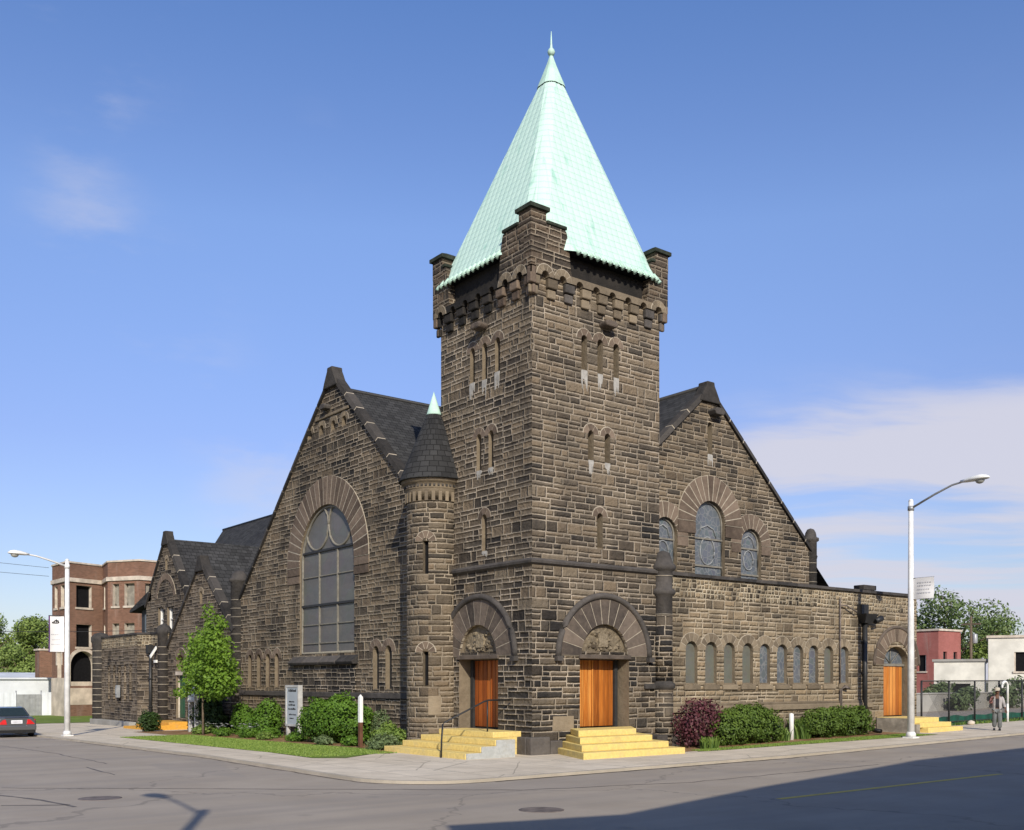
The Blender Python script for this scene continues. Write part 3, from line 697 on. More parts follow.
def corner(cu, cv, su, sv, L1=.72):
    """L-shaped raised corner of the battlement, its pier and its cap; (su, sv) point inwards"""
    X = lambda a: cu+su*a; Y = lambda a: cv+sv*a
    def bx(mb, a0, a1, b0, b1, z0, z1, m=0):
        x = sorted((X(a0), X(a1))); y = sorted((Y(b0), Y(b1))); mb.box(x[0], x[1], y[0], y[1], z0, z1, m)
    mb = MB(); o = -.205
    t = .36
    # walls of the raised corner with a curved shoulder down to the low parapet
    prof = [(o, 15.165), (L1+.10, 15.165), (L1+.05, 15.45), (L1, 15.9), (L1-.1, 16.45), (L1-.14, 16.53), (o, 16.66)]
    mb.hexa([(X(a), Y(o), z) for a, z in prof], [(X(a), Y(t+o), z) for a, z in prof], 0)
    prof2 = [(t+o+.003, 15.165)]+prof[1:-1]+[(t+o+.003, 16.62)]
    mb.hexa([(X(o), Y(a), z) for a, z in prof2], [(X(t+o), Y(a), z) for a, z in prof2], 0)
    p = P('battlement_corner', mb, ['top'], tower)
    mb = MB(); bx(mb, .42, L1-.12, o-.05, t+o+.04, 16.56, 16.67); P('shoulder_coping', mb, 'copperdark', tower, .03)
    mb = MB(); bx(mb, o-.05, t+o+.04, .42, L1-.12, 16.562, 16.672); P('shoulder_coping', mb, 'copperdark', tower, .03)
    mb = MB(); bx(mb, o-.002, .02, o-.002, .02, 14.62, 15.16); bx(mb, o+.1, .0, o+.1, .0, 14.33, 14.60); P('corner_corbel', mb, 'vous', tower, .04)
    mb = MB(); bx(mb, o-.006, .40, o-.006, .40, 16.3, 16.92)
    P('corner_pier', mb, 'top', tower)
    mb = MB(); q = [(o-.09, o-.09), (.49, o-.09), (.49, .49), (o-.09, .49)]; q2 = [(.02, .02), (.33, .02), (.33, .33), (.02, .33)]
    lo = [(X(a), Y(b), 16.92) for a, b in q]; mi = [(X(a), Y(b), 17.04) for a, b in q]; hi = [(X(a), Y(b), 17.15) for a, b in q2]
    mb.hexa(lo, mi); mb.hexa([(x, y, z+.0) for x, y, z in mi], hi)
    P('pier_cap', mb, 'copperdark', tower)
corner(0, 0, 1, 1, 1.36); corner(TW, 0, -1, 1); corner(0, TD, 1, -1); corner(TW, TD, -1, -1)

# ---------------- spire: eight facets, narrow ones on the hips
mb = MB(); cx, cy = TW/2+.05, TD/2-.04
def octa(z):
    t = (z-15.92)/(22.9-15.92)
    if t <= 1:
        fl = .05*max(0, 1-t*9)
        hx = 3.07+(.40-3.07)*t+fl; hy = 2.80+(.40-2.80)*t+fl
        c1, c2, c3, c4 = (c+(.235-c)*t for c in (.62, .9, .6, .5)); c1 += 1.1*max(0, 1-t*6)
    else:
        k = (z-22.9)/(24.02-22.9); hx = hy = .37*(1-k)**1.1+.045; c1 = c2 = c3 = c4 = hx*.586
    out = []
    for (ax, ay), (bx_, by_), (ox, oy) in (((-hx, -hy+c1), (-hx+c1, -hy), (-hx, -hy)), ((hx-c2, -hy), (hx, -hy+c2), (hx, -hy)), ((hx, hy-c3), (hx-c3, hy), (hx, hy)), ((-hx+c4, hy), (-hx, hy-c4), (-hx, hy))):
        qx, qy = (ax+bx_)/2*.45+ox*.55, (ay+by_)/2*.45+oy*.55
        for t_ in (0, 1/3, 2/3, 1): out.append((cx+(1-t_)**2*ax+2*t_*(1-t_)*qx+t_*t_*bx_, cy+(1-t_)**2*ay+2*t_*(1-t_)*qy+t_*t_*by_, z))
    return out
zs = [15.92, 16.1, 16.4, 16.8]+[17.4+i*.55 for i in range(11)]
zs = [z for z in zs if z < 22.9]+[22.9]
rows = [octa(z) for z in zs]
Ls = [0]
for r0, r1 in zip(rows, rows[1:]): Ls.append(Ls[-1]+abs(r1[0][2]-r0[0][2])*1.09)
for j in range(len(zs)-1):
    for k in range(16):
        a, b = Vector(rows[j][k]), Vector(rows[j][(k+1) % 16]); c, d = Vector(rows[j+1][(k+1) % 16]), Vector(rows[j+1][k])
        e = (Vector(rows[0][(k+1) % 16])-Vector(rows[0][k])).normalized(); o0 = (Vector(rows[0][k])+Vector(rows[0][(k+1) % 16]))/2
        mb.face([a, b, c, d], 0, .5, [((q-o0).dot(e)+.0, L) for q, L in ((a, Ls[j]), (b, Ls[j]), (c, Ls[j+1]), (d, Ls[j+1]))])
mb.face([p for p in reversed(rows[0])], 2); mb.box(.06, TW-.06, .06, TD-.06, 15.1, 15.91, 3)  # infill box below the eaves, its shade painted in along with soot
# tile ends scalloping the eaves, ridge rolls on the hips
e0 = octa(15.92); e1 = octa(16.3)
for k in range(16):
    a, b = Vector(e0[k]), Vector(e0[(k+1) % 16]); up = ((Vector(e1[k])+Vector(e1[(k+1) % 16]))-(a+b)).normalized()
    n = max(1, round((b-a).length/.27)) if k > 2 else 0
    for i in range(n):
        p = a+(b-a)*((i+.5)/n); mb.tube([p-up*.05, p+up*.22], [.085, .05], 8, 1)
P_spire = P('spire_roof', mb, ['copper', 'copperplain', 'black', 'soot_shade'])
mb = MB()
cap = [octa(22.86+i*.12) for i in range(10)]; cap = [[((x-cx)*1.07+cx, (y-cy)*1.07+cy, z) for x, y, z in r] for r in cap]
for A, B in zip(cap, cap[1:]):
    for k in range(16): mb.face([A[k], A[(k+1) % 16], B[(k+1) % 16], B[k]])
for k in range(16):
    a, b = Vector(cap[0][k]), Vector(cap[0][(k+1) % 16])
    for i in range(2): mb.face([a+(b-a)*(i+.1)/2, a+(b-a)*(i+.65)/2, a+(b-a)*(i+.65)/2-Z*.03, a+(b-a)*(i+.1)/2-Z*.03], 1)
P('spire_cap', mb, ['copperplain', 'black'], P_spire)
mb = MB(); mb.lathe([(.05, 23.85), (.07, 23.98), (.035, 24.0)], (cx, cy), 12)
mb.lathe([(.03, 24.0), (.10, 24.04), (.135, 24.13), (.10, 24.22), (.05, 24.27), (.035, 24.4), (.012, 24.85)], (cx, cy), 14)
P('finial', mb, 'copperplain', P_spire)

# ---------------- round stair turret in the angle
tc = (-.20, 5.20); tr = .95
mb = MB(); fr_a = math.atan2(-24.7-tc[1], -20.0-tc[0])-.30   # the slits look out over the street corner
N = 48; da = 2*PI/N
slits = {0: [(2.15, 3.3), (5.95, 7.08)]}
w = .10/tr
angs = []
for k in range(N): angs.append(fr_a+w+ (2*PI-2*w)*k/(N-1))
angs.append(fr_a+2*PI-w+2*w)
zsl = [-.4, 2.15, 3.3, 5.95, 7.08, 9.0]
for k in range(len(angs)-1):
    a, b = angs[k], angs[k+1]; last = k == len(angs)-2
    for z0, z1 in zip(zsl, zsl[1:]):
        q = lambda an, z, r=tr: (tc[0]+r*math.cos(an), tc[1]+r*math.sin(an), z)
        if last and (z0, z1) in ((2.15, 3.3), (5.95, 7.08)):
            for s in (a, b): mb.face([q(s, z0), q(s, z1), q(s, z1, tr-.22), q(s, z0, tr-.22)], 1)
            mb.face([q(a, z0), q(b, z0), q(b, z0, tr-.22), q(a, z0, tr-.22)], 1); mb.face([q(a, z1), q(b, z1), q(b, z1, tr-.22), q(a, z1, tr-.22)], 1)
            mb.face([q(a, z0, tr-.2), q(b, z0, tr-.2), q(b, z1, tr-.2), q(a, z1, tr-.2)], 2)
        else:
            i = mb.pts([q(a, z0), q(b, z0), q(b, z1), q(a, z1)])
            mb.idx(i, 0, .5, [(a*tr, z0), (b*tr, z0), (b*tr, z1), (a*tr, z1)], False)
turret = P('turret', mb, ['gable', 'tan', 'black'])
fa = Fr((tc[0]+(tr-.012)*math.cos(fr_a), tc[1]+(tr-.012)*math.sin(fr_a), 0), (-math.sin(fr_a), math.cos(fr_a), 0), (math.cos(fr_a), math.sin(fr_a), 0))
for zt in (3.3, 7.08): ring(fa, 0, zt-.02, .115, .36, 5, .02, .012, turret, 'vous', var=.01, back=.14)
mb = MB()
for k in range(10):
    a = fr_a+.10+k*.045; a2 = a+.045
    mb.hexa([(tc[0]+(tr-.05)*math.cos(t), tc[1]+(tr-.05)*math.sin(t), z) for t, z in ((a, 1.15), (a2, 1.15), (a2, 1.8), (a, 1.8))],
            [(tc[0]+(tr+.015)*math.cos(t), tc[1]+(tr+.015)*math.sin(t), z) for t, z in ((a, 1.15), (a2, 1.15), (a2, 1.8), (a, 1.8))], 0, .95)
P('corner_stone', mb, 'tan', turret, 0, 'pale beige inscribed-looking block low on the turret')
mb = MB(); mb.lathe([(.955, 8.55), (.985, 8.5), (.985, 8.85), (1.0, 8.88), (1.04, 8.91), (1.0, 8.94), (1.0, 9.02), (1.08, 9.08), (1.13, 9.11), (1.15, 9.18), (1.15, 9.24), (.9, 9.28)], tc, 40)
for k in range(44):
    a = 2*PI*k/44; d = Vector((math.cos(a), math.sin(a), 0)); s = Vector((-math.sin(a), math.cos(a), 0)); c = Vector((tc[0], tc[1], 0))
    mb.hexa([c+d*.99+s*.035*e+Z*z for e, z in ((-1, 8.945), (1, 8.945), (1, 9.015), (-1, 9.015))], [c+d*1.045+s*.035*e+Z*z for e, z in ((-1, 8.945), (1, 8.945), (1, 9.015), (-1, 9.015))], 1, RND.random())
for k in range(26):
    a = 2*PI*k/26; d = Vector((math.cos(a), math.sin(a), 0)); s = Vector((-math.sin(a), math.cos(a), 0)); c = Vector((tc[0], tc[1], 0))
    mb.hexa([c+d*.975+s*.06*e+Z*z for e, z in ((-1, 8.45), (1, 8.45), (1, 8.78), (-1, 8.78))], [c+d*1.005+s*.06*e+Z*z for e, z in ((-1, 8.45), (1, 8.45), (1, 8.78), (-1, 8.78))], 0, RND.random())
P('cornice', mb, ['tan', 'dark'], turret)
mb = MB(); mb.lathe([(1.24, 9.20), (1.21, 9.25), (1.07, 9.6), (.24, 11.62)], tc, 36)
P('turret_roof', mb, 'cone', turret)
mb = MB(); mb.lathe([(.27, 11.58), (.25, 11.64), (.0, 12.42)], tc, 18); P('copper_tip', mb, 'copperplain', turret)

# ---------------- left (transept) gable
GU = .25; G = FL(GU); gp, gzp, sl = 13.5, 15.0, .925
def gz_at(v): return gzp-abs(v-gp)*sl
hol = []
gable = bpy.data.objects.new('street_gable', bpy.data.meshes.new('g')); C.objects.link(gable); gable.parent = church
WC, WR, WS = 14.08, 2.43, 7.28
hol.append((arch(WC-WR, WC+WR, 3.45, WS, 26), .16))
for v in (21.82, 20.8, 19.8, 18.84): hol.append(slit(G, v, 1.98, 3.56, .46, gable, .16, 0, 5, .26, 'vous', 'vous'))
for v in (9.95, 9.0): hol.append(slit(G, v, 1.95, 3.66, .46, gable, .2, 0, 5, .28, 'vous', 'framed'))
for v in (15.55, 14.47, 13.43, 12.5): hol.append(slit(G, v, 12.72, 13.14, .36, gable, .4, 0, 5, .2, 'tan'))
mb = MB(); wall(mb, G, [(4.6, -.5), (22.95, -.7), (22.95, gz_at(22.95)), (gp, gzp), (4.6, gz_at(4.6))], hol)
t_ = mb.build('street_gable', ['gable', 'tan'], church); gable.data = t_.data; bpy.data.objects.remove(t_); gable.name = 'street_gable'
ring(G, WC, WS, WR+.01, WR+1.18, 27, .035, .03, gable, 'vous', legs=.72, name='window_arch')
# large window: glazing, bars, two round lights
mb = MB(); poly = arch(WC-WR, WC+WR, 3.45, WS, 26); pane(mb, G, poly, .15)
win = P('arched_window', mb, 'glassg')
mb = MB()
for z, hh, m in ((7.85, .09, 1), (6.78, .045, 0), (5.55, .09, 1), (4.72, .045, 0), (3.92, .045, 0)):
    fbox(mb, G, WC-WR+.02, WC+WR-.02, z-hh/2, z+hh/2, .155, .07 if m else .10, m)
for k in (-1, 1): fbox(mb, G, WC+k*WR/3-.035, WC+k*WR/3+.035, 3.46, 7.80, .155, .09, 0)
P('window_bars', mb, ['frame', 'framed'], win)
mb = MB()
for k in (-1, 1):
    c = WC+k*1.02; mb.tube([G.p(c+1.0*math.cos(2*PI*i/36), 8.92-abs(0)+ .98*math.sin(2*PI*i/36)-.02, .13) for i in range(37)], .055, 6)
P('round_tracery', mb, 'frame', win)
mb = MB(); pts = arch(WC-WR+.05, WC+WR-.05, 3.5, WS, 26); mb.tube([G.p(a, z, .12) for a, z in pts+[pts[0]]], .06, 6); P('window_frame', mb, 'frame', win)
mb = MB()
for k in range(4):
    a0 = 11.35+k*1.46
    mb.hexa([G.p(a0+.015, z, d) for z, d in ((2.98, .02), (2.98, -.22), (3.10, -.30), (3.44, .10), (3.44, .3))], [G.p(a0+1.44, z, d) for z, d in ((2.98, .02), (2.98, -.22), (3.10, -.30), (3.44, .10), (3.44, .3))], 0, RND.random())
P('window_sill', mb, 'dark', gable, .03)
mb = MB(); fbox(mb, G, 11.5, 17.0, .2, 2.97, .02, -.05); P('sill_apron', mb, 'tower', gable)
# coping with apex stone and kneeler
def coping(fr, peak, zp, slope, half_l, half_r, parent, d0=-.12, d1=.32, th=.17, apexw=.55):
    for sgn, half in ((-1, half_l), (1, half_r)):
        mb = MB(); nn = int(half/.85); ln = math.hypot(1, slope)
        for i in range(nn):
            x0 = .35+(half-.35)*i/nn+.022; x1 = .35+(half-.35)*(i+1)/nn-.022
            def pt(x, up, d): return fr.p(peak+sgn*(x+up*slope/ln), zp-x*slope+up/ln, d)
            lo = [pt(x0, -.02, d0), pt(x1, -.02, d0), pt(x1, -.02, d1), pt(x0, -.02, d1)]
            hi = [pt(x0, th, d0+.05), pt(x1, th, d0+.05), pt(x1, th, d1), pt(x0, th, d1)]
            mb.hexa(lo, hi, 0, RND.random())
        x0, x1 = .40, half-.05; lo = [pt(x0, -.005, d0+.02), pt(x1, -.005, d0+.02), pt(x1, -.005, d1-.02), pt(x0, -.005, d1-.02)]; hi = [pt(x0, th-.006, d0+.07), pt(x1, th-.006, d0+.07), pt(x1, th-.006, d1-.02), pt(x0, th-.006, d1-.02)]; mb.hexa(lo, hi, 1)
        P('gable_coping', mb, ['coping', 'mortar'], parent, .008)
    mb = MB()
    prof = [(-.62, zp-.50), (.62, zp-.50), (.50, zp-.26), (.34, zp+.02), (.24, zp+.18), (.21, zp+.34), (-.21, zp+.34), (-.24, zp+.18), (-.34, zp+.02), (-.50, zp-.26)]
    fprism(mb, fr, [(peak+a, z+.02) for a, z in prof], d0-.03, d1+.03, 0, .4)
    P('apex_stone', mb, 'coping', parent, .04)
coping(G, gp, gzp, sl, 9.5, 9.5, gable)
mb = MB(); fprism(mb, G, [(13.65, 13.66), (14.1, 13.66), (14.15, 13.78), (14.0, 13.88), (13.75, 13.88), (13.6, 13.78)], .02, -.3); P('ledge_stone', mb, 'dark', gable, .03)
mb = MB(); fbox(mb, G, 12.05, 14.95, 13.36, 13.48, .02, -.07); P('gable_band', mb, 'tan', gable, .02)
mb = MB(); fbox(mb, G, 5, 22.9, 1.62, 1.84, .02, -.08); P('water_table', mb, 'dark', gable, .03)

# ---------------- pinnacles
def pinnacle(c, r, zt, z0, mat='dark', name='pinnacle', bands=(), parent=church):
    mb = MB(); prof = [(r, z0)]
    for b in sorted(bands): prof += [(r, b-.1), (r+.08, b-.06), (r+.10, b), (r+.08, b+.06), (r, b+.1)]
    prof += [(r, zt-.62), (r+.09, zt-.56), (r+.09, zt-.44), (r*.98, zt-.40), (r*.85, zt-.2), (r*.55, zt-.05), (.02, zt)]
    mb.lathe(prof, c, 20, 0, .4)
    for z in [z0+.35+i*.42 for i in range(int((zt-z0-1.2)/.42))]:
        if all(abs(z-b) > .15 for b in bands): mb.lathe([(r+.002, z), (r+.012, z+.003), (r+.012, z+.017), (r+.002, z+.02)], c, 20, 1)
    return P(name, mb, [mat, 'mortar'], parent)
pinnacle((.35, 23.3), .42, 7.75, -.8)
pinnacle((18.5, 3.1), .27, 9.1, 5.5)
# ---------------- corner column between tower and aisle
mb = MB(); c = (5.80, -.02); r = .33
mb.lathe([(r+.02, -.2), (r+.02, 2.02), (r+.1, 2.06), (r+.1, 2.2), (r, 2.28), (r, 5.22), (r+.08, 5.27), (r+.12, 5.36), (r+.08, 5.45), (r, 5.5), (r, 6.08), (r+.1, 6.13), (r+.13, 6.22), (r+.1, 6.3), (r+.02, 6.36), (r-.04, 6.55), (r*.72, 6.72), (.05, 6.80)], c, 24, 0, .35)
mb.lathe([(r+.028, -.2), (r+.03, 2.0)], c, 24, 2); mb.lathe([(r+.008, 2.3), (r+.006, 4.55)], c, 24, 2)
for z in (4.58, 5.9): mb.lathe([(r+.003, z), (r+.028, z+.004), (r+.028, z+.018), (r+.003, z+.022)], c, 24, 1)
P('corner_column', mb, ['dark', 'mortar', 'tower'])
mb = MB(); mb.box(5.2, 6.25, -.36, .1, -.2, .45, 0, .3); P('column_base', mb, 'dark', church, .04)
mb = MB(); mb.box(4.9, 5.4, -.10, .1, 2.02, 2.2, 0, .3); P('ledge_course', mb, 'dark', church, .04)

# ---------------- aisle (low right-hand wing)
W_ = FR(.15); aisle = bpy.data.objects.new('aisle_wall', bpy.data.meshes.new('a')); C.objects.link(aisle); aisle.parent = church
hol = []; XE = 22.15
lc = [7.45, 8.485, 9.505, 10.545, 11.56, 12.60, 13.62, 14.605, 15.625, 16.675]
for i, a in enumerate(lc):
    hol.append(slit(W_, a, 2.18, 3.72, .62, aisle, .15, .0, 0, glass='glassl' if i not in (4, 5, 6, 7, 9) else 'glassb'))
    mb = MB(); fbox(mb, W_, a-.42, a+.42, 1.98, 2.17, .1, -.07, 0, RND.random()); P('window_sill', mb, 'tan', aisle, .02)
    ring(W_, a, 3.41, .315, .62, 7, .006+.014*(i % 2), .014, aisle, 'tan', var=.012, name='window_arch')
DC = 20.55
hol.append((arch(DC-1.0, DC+1.0, .76, 3.0, 16, .80), .36))
wall(mb := MB(), W_, rect(5.6, XE, -.3, 5.30), hol)
ch = [(5.6, 5.30), (XE, 5.30), (XE, 6.0), (5.6, 6.0)]; wall(mb, W_, ch, (), 2)
E_ = Fr((XE, 0, 0), (0, 1, 0), (1, 0, 0)); wall(mb, E_, rect(.15, 12, -.3, 5.30)); wall(mb, E_, rect(.15, 12, 5.30, 6.0), (), 2)
mb.face([(5.6, .15, 5.75), (XE, .15, 5.75), (XE, 3.2, 5.75), (5.6, 3.2, 5.75)], 3); mb.face([(18.5, 3.2, 5.75), (XE, 3.2, 5.75), (XE, 12, 5.75), (18.5, 12, 5.75)], 3)
wall(mb, FR(.5), rect(5.6, XE, 5.75, 6.0), (), 2)
t_ = mb.build('aisle_wall', ['wing', 'tan', 'check', 'shingle'], church); aisle.data = t_.data; bpy.data.objects.remove(t_); aisle.name = 'aisle_wall'
mb = MB()
n = 13
for i in range(n):
    x0 = 5.9+(XE+.1-5.9)*i/n; x1 = 5.9+(XE+.1-5.9)*(i+1)/n; mb.box(x0+.008, x1-.008, .03, .56, 6.0, 6.12+RND.uniform(0, .015), 0, RND.random()*.6)
for i in range(8): mb.box(XE-.36, XE+.1, .57+i*1.4, .57+(i+1)*1.4-.015, 6.0, 6.13, 0, RND.random())
mb.box(17.95, 18.85, .04, .55, 6.14, 6.34, 0, .3)
P('parapet_coping', mb, 'dark', aisle, .02)
mb = MB(); fbox(mb, W_, 6.3, DC-1.9, 1.18, 1.40, .02, -.10, 0, .7); fbox(mb, W_, 6.3, DC-1.9, 1.40, 1.5, .02, -.06, 0, .3); fbox(mb, W_, 6.3, 18.6, -.3, .75, .02, -.12, 0, .2); P('water_table', mb, 'tan', aisle, .03)
ring(W_, DC, 3.0, 1.01, 1.68, 15, .03, .018, aisle, 'vous', name='doorway_arch')
mb = MB(); mb.tube([W_.p(DC+1.74*math.cos(rad(t)), 2.98+1.66*math.sin(rad(t)), -.02) for t in range(0, 181, 6)], .07, 8); P('hood_mould', mb, 'vousd', aisle)
mb = MB(); x0, x1 = DC-.98, DC+.98
pane(mb, W_, rect(x0, x1, .77, 3.02), .35, 1)
nb = 7; bw = (x1-.10-x0-.06)/nb
for k in range(nb): fbox(mb, W_, x0+.06+k*bw+.008, x0+.06+(k+1)*bw-.008, .80, 2.95, .34, .27+RND.uniform(0, .012), 0, RND.random())
fbox(mb, W_, x0+.06+2.6*bw, x0+.06+2.6*bw+.05, .80, 2.95, .33, .25)
d3 = P('wooden_door', mb, ['wood', 'blackmetal'], church, 0, 'orange plank door under the round arch at the far right')
mb = MB(); pl = arch(DC-.98, DC+.98, 3.02, 3.03, 16, .76); pane(mb, W_, pl, .33)
P('fanlight', mb, 'glassb', d3)
mb = MB(); fbox(mb, W_, x0, x1, 2.95, 3.06, .34, .22)
for t in (45, 90, 135): mb.tube([W_.p(DC, 3.06, .30), W_.p(DC+.95*math.cos(rad(t)), 3.06+.72*math.sin(rad(t)), .30)], .02, 5)
P('door_frame', mb, 'frame', d3)
# drain pipes and hopper box
mb = MB(); mb.tube([(18.02, .05, .35), (18.02, .05, 4.75)], .10, 10)
for z in (1.2, 2.6, 3.9): mb.box(17.88, 18.16, .0, .14, z, z+.06)
mb.hexa([(17.78, -.12, 4.72), (18.28, -.12, 4.72), (18.28, .14, 4.72), (17.78, .14, 4.72)], [(17.55, -.3, 5.1), (18.5, -.3, 5.1), (18.5, .14, 5.1), (17.55, .14, 5.1)])
mb.box(17.6, 18.1, -.08, .14, 5.1, 5.5); mb.tube([(18.4, -.18, 4.8), (18.75, -.28, 4.95)], .13, 8)
P('downspout', mb, 'blackmetal', church)
mb = MB(); mb.tube([(16.3, .07, 2.2), (16.3, .07, 5.7)], .035, 6); mb.tube([(16.3, .07, 5.4), (16.6, -.02, 5.4), (17.3, -.05, 5.15)], .03, 6)
mb.tube([(16.3, .05, .5), (16.3, .03, 1.95), (16.45, -.05, 2.08), (16.75, -.02, 2.0)], .055, 7)
P('conduit_pipe', mb, 'iron', church)
mb = MB()
for k in range(3): mb.tube([(17.95, -.05, gz(18, 0)+.32), (17.95, -.4, gz(18, 0)+.12), (17.95, -.75, gz(18, 0)+.08)], .09, 8)
P('drain_elbow', mb, 'blackmetal', church)

# ---------------- right gable, set back behind the aisle
K = FR(3.0); kp, kzp, ks = 11.6, 14.0, .885
g2w = bpy.data.objects.new('nave_gable', bpy.data.meshes.new('b')); C.objects.link(g2w); g2w.parent = church
hol = [(arch(10.8, 12.6, 6.25, 8.66, 18), .18), (arch(8.46, 9.76, 6.25, 8.02, 14), .18), (arch(13.62, 14.92, 6.25, 8.02, 14), .18)]
hol.append(slit(K, 11.69, 11.42, 12.76, .28, g2w, .3, .9, 0))
kz = lambda u: kzp-abs(u-kp)*ks
mb = MB(); wall(mb, K, [(2.5, 5.7), (18.7, 5.7), (18.7, kz(18.7)), (kp, kzp), (2.5, kz(2.5))], hol)
t_ = mb.build('nave_gable', ['gable', 'tan'], church); g2w.data = t_.data; bpy.data.objects.remove(t_); g2w.name = 'nave_gable'
ring(K, 11.7, 8.66, .91, 1.92, 15, .045, .026, g2w, 'vous', legs=.5, name='window_arch')
ring(K, 9.11, 8.02, .66, 1.27, 11, .02, .022, g2w, 'vous', legs=.4, name='window_arch'); ring(K, 14.27, 8.02, .66, 1.27, 11, .02, .022, g2w, 'vous', legs=.4, name='window_arch')
for a0, a1, zs_, bars in ((10.8, 12.6, 8.66, (8.05, 6.95)), (8.46, 9.76, 8.02, (7.85, 6.75)), (13.62, 14.92, 8.02, (7.85, 6.75))):
    mb = MB(); pane(mb, K, arch(a0, a1, 6.25, zs_, 18), .17); wn_ = P('stained_glass_window', mb, 'glassb')
    mb = MB()
    for z in bars: fbox(mb, K, a0+.02, a1-.02, z-.035, z+.035, .175, .11)
    pp = arch(a0+.04, a1-.04, 6.3, zs_, 18); mb.tube([K.p(a, z, .15) for a, z in pp+[pp[0]]], .045, 6)
    c = (a0+a1)/2
    P('window_frame', mb, 'frame', wn_)
    mb = MB(); rr = (a1-a0)*.24; mb.tube([K.p(c+rr*math.cos(2*PI*i/20), bars[0]-.48+rr*1.3*math.sin(2*PI*i/20), .15) for i in range(21)], .03, 5, 0)
    q = (a1-a0)*.3; mb.tube([K.p(c-q, bars[0]+.08, .15), K.p(c-q*.7, bars[0]+.42, .15), K.p(c, bars[0]+.55, .15), K.p(c+q*.7, bars[0]+.42, .15), K.p(c+q, bars[0]+.08, .15)], .03, 5, 0)
    P('glass_pattern', mb, 'palelead', wn_)
coping(K, kp, kzp, ks, 9.0, 7.1, g2w, apexw=.5)
mb = MB(); fprism(mb, K, [(11.65, 13.02), (12.1, 13.02), (12.2, 13.18), (12.0, 13.3), (11.7, 13.3), (11.55, 13.18)], .02, -.4); P('ledge_stone', mb, 'dark', g2w, .03)

# ---------------- big roofs
ry, rx, RZ, EZ = 13.5, 11.6, 14.52, 5.9
hw = (RZ-EZ)/.9
mb = MB()
for sgn in (-1, 1):
    mb.face([(.45, ry, RZ), (22.4, ry, RZ), (22.4, ry+sgn*hw, EZ), (.45, ry+sgn*hw, EZ)], 0, .5, [(0, 0), (22, 0), (22, 12.6), (0, 12.6)])
mb.tube([(.45, ry, RZ+.02), (22.4, ry, RZ+.02)], .09, 6, 1)
mb.face([(22.4, ry, RZ-.05), (22.4, ry-hw, EZ), (22.4, ry+hw, EZ)], 2)
P('transept_roof', mb, ['shingle', 'framed', 'rear'])
mb = MB(); Y1 = 53
NZ = 14.2; hw2 = (NZ-EZ)/.885
for sgn in (-1, 1):
    ye = 39.6 if sgn < 0 else Y1
    mb.face([(rx, 3.3, NZ), (rx, Y1, NZ), (rx+sgn*hw2, ye, EZ), (rx+sgn*hw2, 3.3, EZ)], 0, .5, [(3, 0), (Y1, 0), (ye, 12.6), (3, 12.6)])
for a, b in (((rx, Y1), (rx-hw2, 39.6)), ((rx, Y1), (rx+hw2, Y1))): mb.face([(*a, -1), (*a, NZ), (*b, EZ), (*b, -1)], 2)
mb.tube([(rx, 3.3, NZ+.02), (rx, Y1, NZ+.02)], .09, 6, 1)
P('nave_roof', mb, ['shingle', 'framed', 'rear'])
mb = MB(); mb.box(rx-hw2+.5, rx+hw2-.5, 3.3, 39.4, -1.0, EZ+.3); P('rear_walls', mb, 'rear')
mb = MB(); mb.box(.7, 22.3, ry-hw+.4, ry+hw-.4, -.8, EZ+.28); P('transept_walls', mb, 'rear')

# ---------------- left porch gable with green door
A_ = FL(0); ap, az, asl = 27.45, 8.5, .88
aw = lambda v: az-abs(v-ap)*asl
porch = bpy.data.objects.new('porch_gable', bpy.data.meshes.new('c')); C.objects.link(porch); porch.parent = church
hol = [(rect(29.72, 31.1, .28, 2.62), .3), (arch(29.8, 31.02, 2.86, 3.12, 12), .5), (arch(25.0, 26.9, .0, 1.9, 12), .5)]
hol.append(slit(A_, 27.45, 6.3, 7.0, .36, porch, .3, 0, 5, .2, 'tan'))
mb = MB(); wall(mb, A_, [(23.4, -.9), (32.2, -.9), (32.2, aw(32.2)), (ap, az), (23.4, aw(23.4))], hol)
pane(mb, A_, hol[1][0], .48, 2); pane(mb, A_, hol[2][0], .48, 2)
mb.face([(0, 32.2, -1), (0, 32.2, aw(32.2)), (3, 32.2, aw(32.2)), (3, 32.2, -1)])
t_ = mb.build('porch_gable', ['rear', 'tan', 'black'], church); porch.data = t_.data; bpy.data.objects.remove(t_); porch.name = 'porch_gable'
ring(A_, 30.41, 3.12, .62, 1.0, 9, .03, .014, porch, 'vous', name='window_arch')
coping(A_, ap, az, asl, 4.3, 4.9, porch, th=.22)
mb = MB()
for sgn in (-1, 1): mb.face([(.4, ap, az-.15), (5.5, ap, az-.15), (5.5, ap+sgn*5, az-.15-5*asl), (.4, ap+sgn*5, az-.15-5*asl)], 0)
P('porch_roof', mb, 'shingle', porch)
mb = MB(); fbox(mb, A_, 29.74, 31.08, .3, 2.6, .28, .20)
for a in (29.85, 30.48):
    for z0, z1 in ((.45, 1.2), (1.35, 2.45)): fbox(mb, A_, a, a+.48, z0, z1, .2, .175)
d4 = P('green_door', mb, 'green_door'); mb = MB(); fbox(mb, A_, 29.66, 31.16, 2.62, 2.82, .3, -.03); fbox(mb, A_, 29.62, 29.73, .28, 2.62, .3, .12); fbox(mb, A_, 31.09, 31.18, .28, 2.62, .3, .12); P('door_frame', mb, 'trim', d4)
